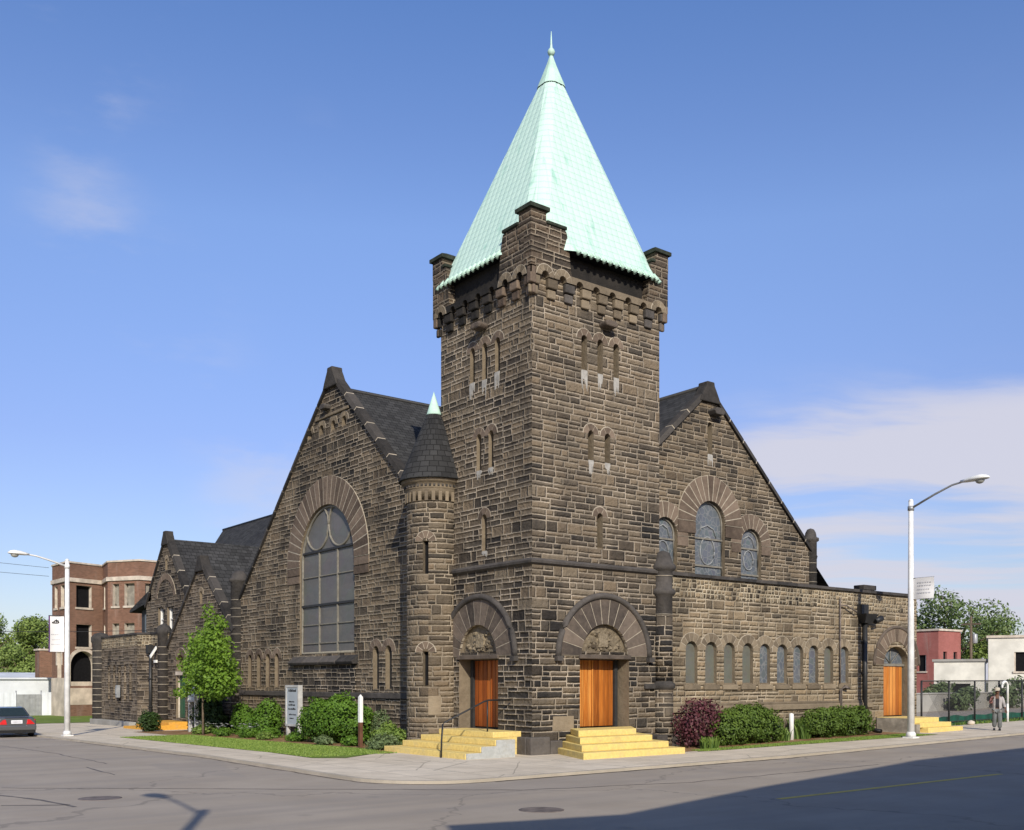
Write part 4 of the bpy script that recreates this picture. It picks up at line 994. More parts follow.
# ---------------- low rear wing with splayed end
mb = MB(); zt = 5.0; rear_pts = [(0, 32.2), (0, 35.2), (-.62, 35.75), (-.62, 43.3), (6, 43.3)]
WL = FL(-.62); hol = [(arch(v-.3, v+.3, 1.1, 3.0, 8), .12) for v in (36.9, 37.95, 39.0, 40.05, 41.1)]
wall(mb, A_, rect(32.2, 35.2, -1, 4.35)); wall(mb, A_, rect(32.2, 35.2, 4.35, zt), (), 2)
L = math.hypot(.62, .55); Fs = Fr((0, 35.2, 0), (-.62/L, .55/L, 0), (-.55/L, -.62/L, 0)); wall(mb, Fs, rect(0, L, -1, 4.35)); wall(mb, Fs, rect(0, L, 4.35, zt), (), 2)
wall(mb, WL, rect(35.75, 43.3, -1, 4.35), hol); wall(mb, WL, rect(35.75, 43.3, 4.35, zt), (), 2)
for h in hol: pane(mb, WL, h[0], .119, 0)
wall(mb, Fr((-.62, 43.3, 0), (1, 0, 0), (0, 1, 0)), rect(0, 6.6, -1, zt))
mb.face([(x, y, zt-.25) for x, y in ((0, 32.2), (0, 35.2), (-.62, 35.75), (-.62, 43.3), (6, 43.3), (6, 32.2))], 3)
rw = P('rear_wing', mb, ['rear', 'rear', 'check', 'shingle'])
mb = MB()
for (a, b) in zip(rear_pts, rear_pts[1:]):
    a, b = Vector((*a, 0)), Vector((*b, 0)); d = (b-a).normalized(); nn = Vector((-d.y, d.x, 0))
    k = max(1, round((b-a).length/1.3))
    for i in range(k):
        p, q = a+(b-a)*i/k, a+(b-a)*(i+1)/k; p = p+d*.008; q = q-d*.008
        lo = [p+nn*.07, q+nn*.07, q-nn*.35, p-nn*.35]; mb.hexa([v+Z*zt for v in lo], [v+Z*(zt+.12+RND.uniform(0, .02)) for v in lo], 0, RND.random()*.6)
P('parapet_coping', mb, 'dark', rw, .02)
mb = MB(); mb.lathe([(.5, -1), (.5, 4.7), (.58, 4.78), (.58, 5.1), (.4, 5.3), (.05, 5.42)], (-.55, 43.2), 14, 0, .3)
for z in [-.2+i*.4 for i in range(12)]: mb.lathe([(.503, z), (.52, z+.005), (.52, z+.03), (.503, z+.035)], (-.55, 43.2), 14, 1)
P('end_pier', mb, ['dark', 'mortar'], rw)
mb = MB(); mb.lathe([(.34, -1), (.34, 4.9), (.42, 4.96), (.42, 5.2), (.3, 5.4), (.03, 5.55)], (-.1, 32.75), 14, 0, .3)
for z in [0+i*.42 for i in range(11)]: mb.lathe([(.343, z), (.358, z+.005), (.358, z+.025), (.343, z+.03)], (-.1, 32.75), 14, 1)
P('porch_pier', mb, ['dark', 'mortar'], rw)
mb = MB(); mb.tube([(-.1, 35.0, -.35), (-.1, 35.0, 3.9)], .10, 8); mb.box(-.32, .05, 34.8, 35.2, 3.9, 4.4)
for z in (.8, 2.4): mb.box(-.24, .02, 34.86, 35.14, z, z+.07)
P('downspout', mb, 'blackmetal', rw)
mb = MB(); mb.box(-.18, .02, 33.9, 34.25, 3.35, 3.5); mb.hexa([(-.45, 34.0, 3.75), (-.45, 34.15, 3.75), (-.42, 34.15, 3.6), (-.42, 34.0, 3.6)], [(-.1, 34.0, 4.3), (-.1, 34.15, 4.3), (-.07, 34.15, 4.15), (-.07, 34.0, 4.15)]); P('floodlight', mb, 'whitemetal', rw)
mb = MB(); mb.box(-.80, -.62, 38.95, 39.25, 1.3, 2.05); mb.box(-.84, -.8, 39.0, 39.2, 1.5, 1.9); P('meter_box', mb, 'greymetal', rw)
mb = MB(); mb.box(-1.05, -.63, 35.9, 43.8, -1, -.1); P('wing_plinth', mb, 'conc', rw, .03)
# ---------------- rear cross gable above the wing
BU = 1.5; B_ = FL(BU); bp, bz, bs = 36.94, 11.0, 1.1; bw_ = lambda v: bz-abs(v-bp)*bs
rg = bpy.data.objects.new('rear_gable', bpy.data.meshes.new('d')); C.objects.link(rg); rg.parent = church
hol = [(rect(37.45, 38.4, 5.35, 6.8), .25), (rect(35.85, 36.8, 5.35, 6.75), .25)]
hol.append(slit(B_, 36.94, 9.0, 9.7, .36, rg, .3, 0, 5, .2, 'tan'))
mb = MB(); wall(mb, B_, [(33, 4.6), (40.6, 4.6), (40.6, bw_(40.6)), (bp, bz), (33, bw_(33))], hol)
t_ = mb.build('rear_gable', ['rear', 'tan'], church); rg.data = t_.data; bpy.data.objects.remove(t_); rg.name = 'rear_gable'
coping(B_, bp, bz, bs, 3.9, 3.7, rg, th=.22)
ring(B_, 37.1, 6.95, 1.5, 1.85, 11, .03, .014, rg, 'vous', name='relieving_arch', a0=15, a1=165)
for h in hol[:2]:
    mb = MB(); pane(mb, B_, h[0], .24); a0, a1 = h[0][0][0], h[0][1][0]; z0, z1 = h[0][0][1], h[0][2][1]
    w_ = P('sash_window', mb, 'glassb')
    mb = MB(); fbox(mb, B_, a0, a0+.09, z0, z1, .24, .15); fbox(mb, B_, a1-.09, a1, z0, z1, .24, .15); fbox(mb, B_, a0+.09, a1-.09, (z0+z1)/2-.04, (z0+z1)/2+.04, .24, .17); P('window_frame', mb, 'whitemetal', w_)
mb = MB()
for sgn in (-1, 1): mb.face([(BU+.3, bp, bz-.1), (12, bp, bz-.1), (12, bp+sgn*3.6, bz-.1-3.6*bs), (BU+.3, bp+sgn*3.6, bz-.1-3.6*bs)])
P('rear_roof', mb, 'shingle', rg)
mb = MB(); mb.box(2.0, 8, 40.3, 43.0, 4.6, 6.95); mb.box(1.97, 2.02, 41.0, 42.3, 5.3, 6.6, 1)
mb.box(1.95, 1.99, 41.58, 41.68, 5.3, 6.6, 2); mb.box(1.95, 1.99, 41.0, 41.07, 5.3, 6.6, 2)
ln = P('lean_to_dormer', mb, ['framed', 'glassb', 'whitemetal'], rg)
mb = MB(); mb.hexa([(1.5, 39.7, 7.35), (1.5, 43.9, 6.78), (8, 43.9, 6.78), (8, 39.7, 7.35)], [(1.5, 39.7, 8.1), (1.5, 43.9, 6.95), (8, 43.9, 6.95), (8, 39.7, 8.1)])
P('lean_to_roof', mb, 'shingle', rg)

# ---------------- steps
def steps_obj(mb, mats, label): return P('door_steps', mb, mats, church, .018, label)
mb = MB()
for i in range(4):
    q = [(-.05+.29*i, -2.45+.40*i), (4.28-.33*i, -2.45+.40*i), (4.62-.1*i, .03-.004*i), (1.0+.2*i, .03-.004*i)]
    mb.hexa([(x, y, .195*i-.1*(i == 0)) for x, y in q], [(x, y, .195*(i+1)) for x, y in q])
steps_obj(mb, ['yellow'], 'yellow steps below the right-hand street door')
mb = MB(); vl = (4.3, 4.05, 3.8, 3.55); ul = (-2.75, -2.2, -1.65, -1.1)
for i in range(4):
    mb.box(ul[i], .03-.004*i, .56-.003*i, vl[i], .18*i-.1*(i == 0), .18*(i+1))
    if i < 3: mb.box(ul[i]+.001, -.93, -.30, .57, .18*i-.1*(i == 0), .18*(i+1)-.001)
st = steps_obj(mb, ['yellow'], 'yellow steps with grey side below the left-hand street door')
mb = MB(); mb.hexa([(ul[0]+.02, -.31, -.1), (-.925, -.31, -.1), (-.925, -.31, .535), (ul[2]+.02, -.31, .535), (ul[2]+.02, -.31, .355), (ul[1]+.02, -.31, .355), (ul[1]+.02, -.31, .175), (ul[0]+.02, -.31, .175)],
                   [(ul[0]+.02, -.33, -.1), (-.925, -.33, -.1), (-.925, -.33, .535), (ul[2]+.02, -.33, .535), (ul[2]+.02, -.33, .355), (ul[1]+.02, -.33, .355), (ul[1]+.02, -.33, .175), (ul[0]+.02, -.33, .175)])
P('step_side', mb, 'palegrey', st)
mb = MB()
mb.tube([(-2.86, .8, 0), (-2.84, .8, .55), (-2.80, .8, 1.0), (-2.72, .8, 1.06), (-1.15, .95, 1.66), (-.98, .95, 1.70), (-.1, .95, 1.70)], .028, 8)
mb.tube([(-1.02, .95, .70), (-1.02, .95, 1.68)], .025, 8)
P('handrail', mb, 'blackmetal', st)
mb = MB(); gy = gz(20, 0); h3 = (.76-gy)/3
mb.box(19.0, 21.1, -1.5, .12, gy-.2, .765); mb.box(21.1, 21.65, -1.5, .1, gy-.2, gy+2*h3); mb.box(21.65, 22.2, -1.5, .08, gy-.2, gy+h3)
mb.box(19.5, 22.25, -1.95, -1.5, gy-.2, gy+h3*1.0); mb.box(19.25, 21.7, -1.72, -1.5, gy+h3, gy+2*h3)
st3 = steps_obj(mb, ['yellow'], 'yellow steps below the arched door at the far right')
mb = MB(); mb.box(18.96, 19.0, -1.49, .1, gy-.2, .75); mb.box(18.98, 19.24, -1.72, -1.5, gy-.2, .5); P('step_side', mb, 'greydoor', st3)
mb = MB()
for i in range(4): mb.box(-2.6+.48*i, .0-.01*i, 28.6+.12*i, 34.2-.75*i, -.7, -.34+.155*i)
steps_obj(mb, ['orange'], 'orange-yellow steps below the green side door')

# ================================================================== VEGETATION
def leaf_cloud(mb, blobs, n, size, seed, m=0, shell=.5, up=.35, asp=.6):
    r = random.Random(seed); vol = [b[1][0]*b[1][1]*b[1][2] for b in blobs]
    for _ in range(n):
        c, rr = r.choices(blobs, vol)[0]
        while True:
            d = Vector((r.uniform(-1, 1), r.uniform(-1, 1), r.uniform(-1, 1)))
            if .05 < d.length < 1: break
        q = d.length**shell; d.normalize()
        nz = 1+.22*noise.noise(d*2.3+Vector((seed*.7, c[0], c[1])))*2
        p = Vector((c[0]+d.x*rr[0]*q*nz, c[1]+d.y*rr[1]*q*nz, c[2]+d.z*rr[2]*q*nz))
        nrm = (d+Vector((r.gauss(0, .6), r.gauss(0, .6), r.gauss(0, .6)+up))).normalized()
        a = nrm.cross(Vector((r.gauss(0, 1), r.gauss(0, 1), r.gauss(0, 1)))).normalized(); b = nrm.cross(a)
        s = size*r.uniform(.55, 1.35)
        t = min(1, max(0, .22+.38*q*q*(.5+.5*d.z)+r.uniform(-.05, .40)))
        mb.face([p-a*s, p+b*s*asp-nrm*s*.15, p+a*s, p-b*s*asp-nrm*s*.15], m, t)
def shrub(name, label, blobs, n, size, leaf, seed, core=.72, loc=(0, 0, 0), shell=.28, group=None, cat='shrub', stems=5):
    root = thing(name, label, cat, loc, 0, group)
    mb = MB(); leaf_cloud(mb, blobs, n, size, seed, 0, shell)
    for i, (c, r) in enumerate(blobs):
        if core: mb.blob(c, [x*core for x in r], 14, 9, .12, 1, seed+i)  # dark green blob inside, blocks the view through the foliage
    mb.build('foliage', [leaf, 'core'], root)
    mb = MB(); rr = random.Random(seed)
    for k in range(stems):
        a = rr.uniform(0, 2*PI); c = blobs[k % len(blobs)][0]
        mb.tube([(rr.uniform(-.04, .04), rr.uniform(-.04, .04), -.05), (c[0]*.85+.25*math.cos(a), c[1]*.85+.25*math.sin(a), c[2])], [.03, .015], 5)
    mb.build('stem', 'bark', root)
    return root
def at(u, v): return (u, v, gz(u, v))
shrub('round_bush', 'big rounded bright green bush beside the white sign case', [((0, 0, .85), (1.05, 1.75, .95)), ((-.2, .7, .75), (.9, 1.15, .8)), ((.1, -.9, .7), (.85, 1.1, .75)), ((-.1, .1, 1.2), (.8, 1.2, .55))], 15000, .058, 'bushleaf', 11, loc=at(-1.3, 10.15))
shrub('leafy_shrub', 'green shrub under the four blind lancets, left one of two', [((0, .1, .6), (.5, .7, .6)), ((0, .4, 1.05), (.35, .4, .45)), ((0, -.4, .4), (.45, .5, .42)), ((.1, -.1, 1.0), (.3, .3, .35))], 3800, .055, 'bushleaf', 12, loc=at(-.9, 19.8))
shrub('leafy_shrub', 'green shrub under the four blind lancets, right one beside the sign case', [((0, 0, .7), (.6, .8, .7)), ((0, -.3, 1.1), (.45, .6, .55)), ((-.1, .5, .5), (.5, .6, .5))], 5200, .055, 'bushleaf', 13, loc=at(-.9, 17.4))
shrub('purple_bush', 'loose purple-leaved bush beside the right yellow steps', [((0, 0, .95), (.75, .6, .75)), ((-.5, 0, .8), (.6, .55, .7)), ((.5, .05, 1.05), (.6, .55, .65)), ((.1, 0, 1.4), (.7, .45, .35)), ((-.1, -.1, .4), (.7, .5, .4)), ((.8, .1, 1.25), (.4, .4, .4))], 2100, .062, 'purpleleaf', 14, core=0, loc=at(6.75, -.75), shell=.9, stems=16)
shrub('clipped_bush', 'rounded clipped green bush right of the purple bush', [((0, 0, .68), (1.35, .75, .72)), ((.95, 0, .6), (1.05, .7, .66)), ((-1.0, 0, .55), (.95, .7, .62)), ((.2, 0, .95), (1.3, .6, .42))], 13000, .05, 'boxleaf', 15, loc=at(9.2, -.72))
shrub('clipped_bush', 'long low clipped bush beside the black downspout', [((-1.1, 0, .55), (1.1, .65, .55)), ((0, 0, .6), (1.1, .65, .55)), ((1.1, 0, .6), (.95, .65, .58)), ((-.2, 0, .8), (1.5, .5, .35))], 11500, .05, 'boxleaf', 16, loc=at(15.0, -.66))
shrub('evergreen_shrub', 'dark evergreen shrub in the shade under the young maple', [((0, 0, 1.0), (.7, 1.1, 1.1)), ((0, 1.1, .7), (.6, .8, .8)), ((0, -.8, .6), (.6, .9, .7))], 8000, .06, 'darkleaf', 17, loc=at(-.75, 24.6))
shrub('evergreen_shrub', 'small dark shrub beside the orange side steps', [((0, 0, .5), (.55, .55, .55))], 1600, .055, 'darkleaf', 18, loc=at(-2.7, 27.4))
# upright leafy perennials
def blade_plant(name, label, loc, n, h, spread, leaf, seed, flowers=0, group=None, cat='plant'):
    r = random.Random(seed); root = thing(name, label, cat, loc, 0, group); mb = MB()
    for _ in range(n):
        a = r.uniform(0, 2*PI); d = r.random()**.6*spread; x, y = d*math.cos(a), d*math.sin(a)
        hh = h*r.uniform(.45, 1.1); la = r.uniform(0, 2*PI); ln = r.uniform(.1, .5)*hh; w = r.uniform(.022, .05); q = r.uniform(0, PI)
        dx, dy = w*math.cos(q), w*math.sin(q); mx, my = x+ln*.4*math.cos(la), y+ln*.4*math.sin(la); ex, ey = x+ln*math.cos(la), y+ln*math.sin(la); t = r.random()
        i = mb.pts([(x-dx, y-dy, 0), (x+dx, y+dy, 0), (mx+dx, my+dy, hh*.65), (mx-dx, my-dy, hh*.65), (ex, ey, hh)])
        mb.idx([i[0], i[1], i[2], i[3]], 0, t*.8); mb.idx([i[3], i[2], i[4]], 0, t)
    mb.build('foliage', leaf, root)
    if flowers:
        mb = MB()
        for _ in range(flowers):
            a = r.uniform(0, 2*PI); d = r.random()**.6*spread*.8; p = Vector((d*math.cos(a), d*math.sin(a), h*r.uniform(.85, 1.2)))
            for k in range(5):
                q = 2*PI*k/5; v = Vector((math.cos(q), math.sin(q), .3))*.07; s = Vector((-math.sin(q), math.cos(q), 0))*.04
                mb.face([p, p+v*.6+s, p+v, p+v*.6-s])
        mb.build('flowers', 'petal', root)
    return root
blade_plant('iris_clump', 'clump of upright green blades behind the white marker post', at(12.9, -.45), 260, .75, .42, 'plantleaf', 21)
blade_plant('iris_clump', 'low green clump at the foot of the purple bush', at(6.5, -1.5), 160, .4, .3, 'plantleaf', 22)
blade_plant('iris_clump', 'small green clump between the clipped bush and marker post', at(11.45, -.7), 120, .5, .3, 'plantleaf', 24)
shrub('tall_perennial', 'bushy green plant against the wall right of the brown and white post', [((0, 0, .28), (.6, .8, .34)), ((.2, .4, .5), (.35, .4, .35)), ((.1, -.5, .35), (.45, .45, .3))], 2400, .06, 'plantleaf', 23, core=.4, loc=at(-1.1, 6.75), shell=.6, cat='plant')
shrub('tall_perennial', 'feathery grey-green plant behind the post, next to the round bush', [((0, 0, .5), (.45, .5, .55)), ((0, .2, .95), (.3, .35, .35))], 1500, .05, 'greyleaf', 26, core=.3, loc=at(-.55, 8.0), shell=.7, cat='plant')
r_ = random.Random(99); k = 0
rowspots = [(-1.9, 12.4), (-2.1, 14.6), (-1.6, 15.7), (-2.1, 16.7), (-1.7, 18.1), (-2.2, 19.3), (-1.7, 20.6), (-2.2, 21.9), (-1.5, 22.9), (-2.3, 9.0), (-2.0, 7.6), (-1.9, 5.7), (-1.4, 24.0), (-2.5, 5.0)]
for i, (x, y) in enumerate(rowspots):
    fl = 14 if i in (3, 5, 7) else 0
    lb = 'clump with white flowers in the left flower border' if fl else 'low leafy green clump in the left flower border'
    gr = 'white flowering clumps in the left border' if fl else 'green clumps in the left border'
    q = r_.uniform(.6, 1.05); px, py = x+r_.uniform(-.15, .15), y+r_.uniform(-.2, .2)
    o = shrub('border_plant', lb, [((0, 0, .20*q), (.5*q, .62*q, .26*q)), ((.1, .25, .30*q), (.3*q, .3*q, .2*q)), ((-.1, -.3, .22*q), (.34*q, .36*q, .2*q))], 900, .05, r_.choice(['plantleaf', 'bushleaf', 'plantleaf', 'greyleaf']), 40+i, core=0, loc=at(px, py), shell=.6, group=gr, cat='plant', stems=1)
    if fl:
        mb = MB()
        for _ in range(16):
            a = r_.uniform(0, 2*PI); d = r_.random()**.5*.45; p = Vector((d*math.cos(a), d*math.sin(a), r_.uniform(.35, .6)))
            for k in range(5):
                w = 2*PI*k/5; v = Vector((math.cos(w), math.sin(w), .3))*.075; t = Vector((-math.sin(w), math.cos(w), 0))*.045; mb.face([p, p+v*.6+t, p+v, p+v*.6-t])
        mb.build('flowers', 'petal', o)
def tree(name, label, loc, h, blobs, n, size, leaf, seed, trunk=.09, limbs=8, fork=.4, shell=.62, bare=0):
    r = random.Random(seed); root = thing(name, label, 'tree', loc)
    mb = MB(); top = Vector((r.uniform(-.1, .1)*h*.2, r.uniform(-.1, .1)*h*.2, h*.82)); f = Vector((top.x*fork, top.y*fork, h*fork))
    mb.tube([(0, 0, -.2), (top.x*.15, top.y*.1, h*fork*.5), f, f+(top-f)*.5, top], [trunk*1.25, trunk, trunk*.8, trunk*.5, trunk*.15], 8)
    for k in range(limbs):
        c, rr = blobs[k % len(blobs)]; s = f+(top-f)*r.uniform(-.15, .55)
        e = Vector(c)+Vector((r.uniform(-.7, .7)*rr[0], r.uniform(-.7, .7)*rr[1], r.uniform(-.2, .8)*rr[2]))
        mb.tube([s, s.lerp(e, .5)+Vector((0, 0, r.uniform(-.05, .15)*h*.3)), e], [trunk*.5, trunk*.32, trunk*.08], 6)
    mb.build('trunk', 'bark', root)
    mb = MB(); leaf_cloud(mb, blobs, n, size, seed, 0, shell)
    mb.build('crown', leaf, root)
    return root
tree('young_maple', 'young bright green maple in front of the porch gable', at(-2.3, 21.2), 5.7,
     [((0, -1.3, 3.0), (1.05, 1.45, .95)), ((.2, .6, 3.2), (1.0, 1.45, .75)), ((-.2, -1.8, 4.0), (.85, 1.0, .75)), ((0, -.5, 4.2), (.85, 1.15, .75)), ((.2, -1.0, 5.0), (.6, .8, .6)), ((0, -.6, 5.6), (.35, .45, .45)),
      ((0, .2, 2.4), (.9, 1.2, .5)), ((0, 2.6, 1.9), (.45, 1.0, .25)), ((.1, 1.7, 2.2), (.4, .6, .22)), ((0, -2.3, 2.4), (.8, .95, .6)), ((.1, 1.7, 3.2), (.55, .7, .45)), ((-.1, .7, 4.0), (.5, .65, .4)), ((0, -2.6, 3.4), (.5, .65, .45)), ((0, -1.2, 2.0), (.8, 1.0, .4))], 8200, .082, 'mapleleaf', 31, .05, 16, .36, .8)

# ================================================================== STREET FURNITURE
def lamp(name, label, loc, h, dirv, arm, rise, seed, groupn=None):
    root = thing(name, label, 'street lamp', loc); d = Vector((*dirv, 0)); mb = MB()
    mb.tube([(0, 0, 0), (0, 0, h*.5), (0, 0, h)], [.135, .115, .09], 14); mb.lathe([(.09, h), (.095, h+.02), (.06, h+.08), (.01, h+.1)], (0, 0), 12)
    mb.build('pole', 'polepaint', root)
    mb = MB(); mb.box(-.22, .22, -.22, .22, -.02, .05); mb.lathe([(.19, .05), (.18, .18), (.14, .24)], (0, 0), 14); mb.build('base', 'polepaint', root)
    mb = MB(); pts = [d*.05+Z*(h-.25), d*(arm*.35)+Z*(h-.25+rise*.55), d*(arm*.6)+Z*(h-.25+rise*.9), d*(arm*.78)+Z*(h-.25+rise), d*(arm*.86)+Z*(h-.25+rise)]
    mb.tube(pts, [.045, .042, .038, .036, .036], 8); mb.lathe([(.12, h-.35), (.12, h-.18)], (0, 0), 12); mb.build('arm', 'greymetal' if 'right' in label else 'polepaint', root)
    # cobra head
    mb = MB(); s = Vector((-d.y, d.x, 0)); z0 = h-.25+rise; secs = []
    for q, w, up, dn in ((.72, .06, .05, .04), (.80, .11, .09, .06), (.89, .19, .14, .06), (1.0, .22, .16, .05), (1.07, .17, .12, .03), (1.11, .06, .05, .0)):
        c = d*(arm*q)+Z*z0
        secs.append(mb.pts([c+s*w*math.cos(2*PI*k/12)+Z*((up if math.sin(2*PI*k/12) > 0 else dn)*math.sin(2*PI*k/12)) for k in range(12)]))
    for A, B in zip(secs, secs[1:]):
        for k in range(12): mb.idx([A[k], A[(k+1) % 12], B[(k+1) % 12], B[k]], 0, .5, None, True)
    mb.idx(secs[0][::-1]); mb.idx(secs[-1]); hd = mb.build('lamp_head', 'whitemetal', root)
    mb = MB(); c = d*(arm*.985)+Z*(z0-.03)
    mb.blob(c-Z*.02, (.17 if abs(d.x) > .5 else .13, .17 if abs(d.y) > .5 else .13, .13), 14, 8, 0, 0); mb.build('lens', 'lens', hd)
    return root
LR = (16.07, -3.2, gz(16.07, -3.2)); LLp = (-7.27, 24.93, gz(-7.27, 24.93))
lamp('street_lamp', 'tall white street lamp by the arched door on the right', LR, 9.05, (0, -1), 2.75, .70, 1)
lamp('street_lamp', 'white street lamp with a long white banner on the left street', LLp, 8.05, (-1, 0), 2.25, .42, 2)
lamp('street_lamp', 'street lamp at the near corner whose shadow crosses the road', (-20.5, -21.2, -.1), 9.0, (-.07, .997), 2.55, .6, 3)
# banners
def banner(name, label, loc, ax, w, h, curl, marks, seed, edge=True):
    root = thing(name, label, 'banner', loc); A = Vector((*ax, 0)); Nn = Vector((A.y, -A.x, 0)); n, m_ = 10, 14; mb = MB()
    f = lambda s, t: A*(w*s)+Z*(h*t)+Nn*(curl*(math.sin(s*PI)*.6*(1-t*.3)+.25*math.sin(t*5+s*2)*s))
    ids = [[None]*(n+1) for _ in range(m_+1)]
    for j in range(m_+1): ids[j] = mb.pts([f(i/n, j/m_) for i in range(n+1)])
    for j in range(m_):
        for i in range(n): mb.idx([ids[j][i], ids[j][i+1], ids[j+1][i+1], ids[j+1][i]], 1 if edge and i == n-1 else 0, .5, None, True)
    for s0, s1, t0, t1, k in marks:
        for side in (-1, 1):
            q = [f(s0, t0), f(s1, t0), f(s1, t1), f(s0, t1)]; mb.face([p+Nn*.012*side for p in q], k)
    mb.build('cloth', ['banner', 'purpleedge', 'print', 'faint'], root)
    mb = MB(); mb.tube([A*-.1+Z*h, A*w+Z*h], .014, 6); mb.tube([A*-.1, A*w], .014, 6); mb.build('bracket', 'blackmetal', root)
    return root
mk = []
r2 = random.Random(4)
for s0, s1, t0, t1 in ((.30, .42, .80, .83), (.33, .40, .83, .87), (.40, .47, .84, .88), (.46, .52, .80, .90), (.47, .60, .86, .88), (.56, .62, .80, .86), (.60, .70, .82, .84), (.66, .78, .80, .825), (.36, .76, .785, .80)): mk.append((s0, s1, t0, t1, 2))
for t in (.20, .33, .47):
    x = .22
    while x < .8: q = r2.uniform(.04, .10); mk.append((x, x+q, t, t+.022, 3)); x += q+.03
banner('pole_banner', 'long white banner with a black emblem on the left lamp post', (LLp[0]-.14, LLp[1], LLp[2]+3.85), (-1, 0), .66, 1.66, .10, mk, 1)
mk2 = []
for t in (.25, .42, .6, .74):
    x = .2
    while x < .8: q = r2.uniform(.04, .1); mk2.append((x, x+q, t, t+.05, 3)); x += q+.04
banner('pole_banner', 'small square white banner on the right lamp post', (LR[0], LR[1]-.12, LR[2]+5.30), (0, -1), .82, .80, .09, mk2, 2, False)
# marker posts
mb = MB(); q_ = .06; mb.box(-q_, q_, -q_, q_, .0, .88, 1); mb.box(-q_-.002, q_+.002, -q_-.002, q_+.002, .88, 1.76); mb.lathe([(q_*1.3, 1.76), (.01, 1.84)], (0, 0), 4, 0, .5, PI/4, False)
tag(mb.build('marker_post', ['whitemetal', 'postbrown'], None), 'square post, white above and brown below, by the left bed', 'post', None, at(-2.5, 6.29))
mb = MB(); mb.lathe([(.09, -.1), (.09, .96), (.07, 1.0), (.01, 1.02)], (0, 0), 12)
tag(mb.build('marker_post', 'whitemetal'), 'short plain white post in front of the aisle windows', 'post', None, at(11.98, -.75))
# church notice cases
def sign(name, label, loc, w, h, dep, z0, rows, seed, legs=True):
    root = thing(name, label, 'sign', loc); r = random.Random(seed); mb = MB(); F_ = Fr((0, 0, 0), (0, 1, 0), (-1, 0, 0))
    t = .09
    fbox(mb, F_, 0, w, z0, z0+t, 0, dep); fbox(mb, F_, 0, w, z0+h-t, z0+h, 0, dep); fbox(mb, F_, 0, t, z0+t, z0+h-t, 0, dep); fbox(mb, F_, w-t, w, z0+t, z0+h-t, 0, dep); fbox(mb, F_, t, w-t, z0+t, z0+h-t, dep*.4, dep-.01)
    if legs: fbox(mb, F_, .02, .14, -.2, z0-.002, .03, dep-.03); fbox(mb, F_, w-.14, w-.02, -.2, z0-.002, .03, dep-.03)
    mb.build('case', 'casepaint', root)
    mb = MB(); fbox(mb, F_, t, w-t, z0+t, z0+h-t, .03, .05); mb.build('panel', 'signglass', root)
    mb = MB()
    for zr, hh, x0, x1 in rows:
        x = x0*w
        while x < x1*w:
            q = r.uniform(.03, .09); fbox(mb, F_, x, min(x+q, x1*w), z0+h*zr, z0+h*zr+hh*r.uniform(.6, 1), .029, .022); x += q+r.uniform(.015, .05)
    mb.build('lettering', 'print', root)
    return root
sign('notice_case', 'tall white framed church notice board beside the round bush', at(-1.2, 13.72), 1.2, 1.70, .20, .52, ((.84, .12, .2, .8), (.58, .07, .35, .75), (.50, .08, .28, .8), (.40, .09, .25, .8), (.27, .06, .22, .75), (.18, .05, .4, .7)), 8)
sign('notice_case', 'small white notice board beside the green side door', at(-1.5, 24.4), .95, .85, .25, 1.5, ((.7, .08, .25, .7), (.5, .09, .2, .75), (.3, .07, .3, .7)), 9)

# ================================================================== BACKGROUND LEFT: brick apartment block
apt = thing('brick_apartment', 'abandoned three-storey brown brick apartment block with open windows', 'apartment building')
ab = -.75
foot = [(7.0, 78.0), (2.3, 66.8), (2.5, 62.96), (5.65, 64.2), (5.09, 60.9), (6.74, 58.2), (11.0, 58.6), (22, 64)]
def apt_face(p, q, holes=(), zt=11.95, zb=ab):
    p, q = Vector((*p, 0)), Vector((*q, 0)); L = (q-p).length; A = (q-p)/L; N = Vector((A.y, -A.x, 0)); f = Fr(p, A, N)
    return f, L
mbw = MB(); frames = []
segs = list(zip(foot, foot[1:]+foot[:1]))
spec = {0: [], 1: [(.7, 1.4), (2.3, 3.2)], 2: [('big', .85, 2.3)], 3: [(1.0, 1.7)], 4: [(.5, 1.15), (1.7, 2.7)], 5: [(.5, 1.1), (2.2, 3.0)]}
arches = {1: [(1.4, 2.4, 3.6, 4.4)], 2: [(.3, 2.7, 3.4, 3.55)]}
for i, (p, q) in enumerate(segs):
    f, L = apt_face(p, q); hs = []
    for w in spec.get(i, []):
        a0, a1 = (w[1], w[2]) if w[0] == 'big' else w
        if i == 1 and w[0] < .5: pass
        for z0, z1 in ((8.35, 10.15), (5.1, 6.95)):
            if a1 < L: hs.append((rect(a0, a1, z0, z1), .35))
    for a0, a1, z0, zs_ in arches.get(i, []):
        hs.append((arch(a0, min(a1, L-.1), 1.9 if i == 2 else 2.6, zs_, 12), .6))
    low = 2.75 if i in (0, 1) else None
    wall(mbw, f, rect(0, L, ab, 11.95), hs)
    frames.append((f, L, hs, i))
mbw.face([(x, y, 11.2) for x, y in foot], 1)
bw2 = mbw.build('wall', ['brick', 'trim'], apt)
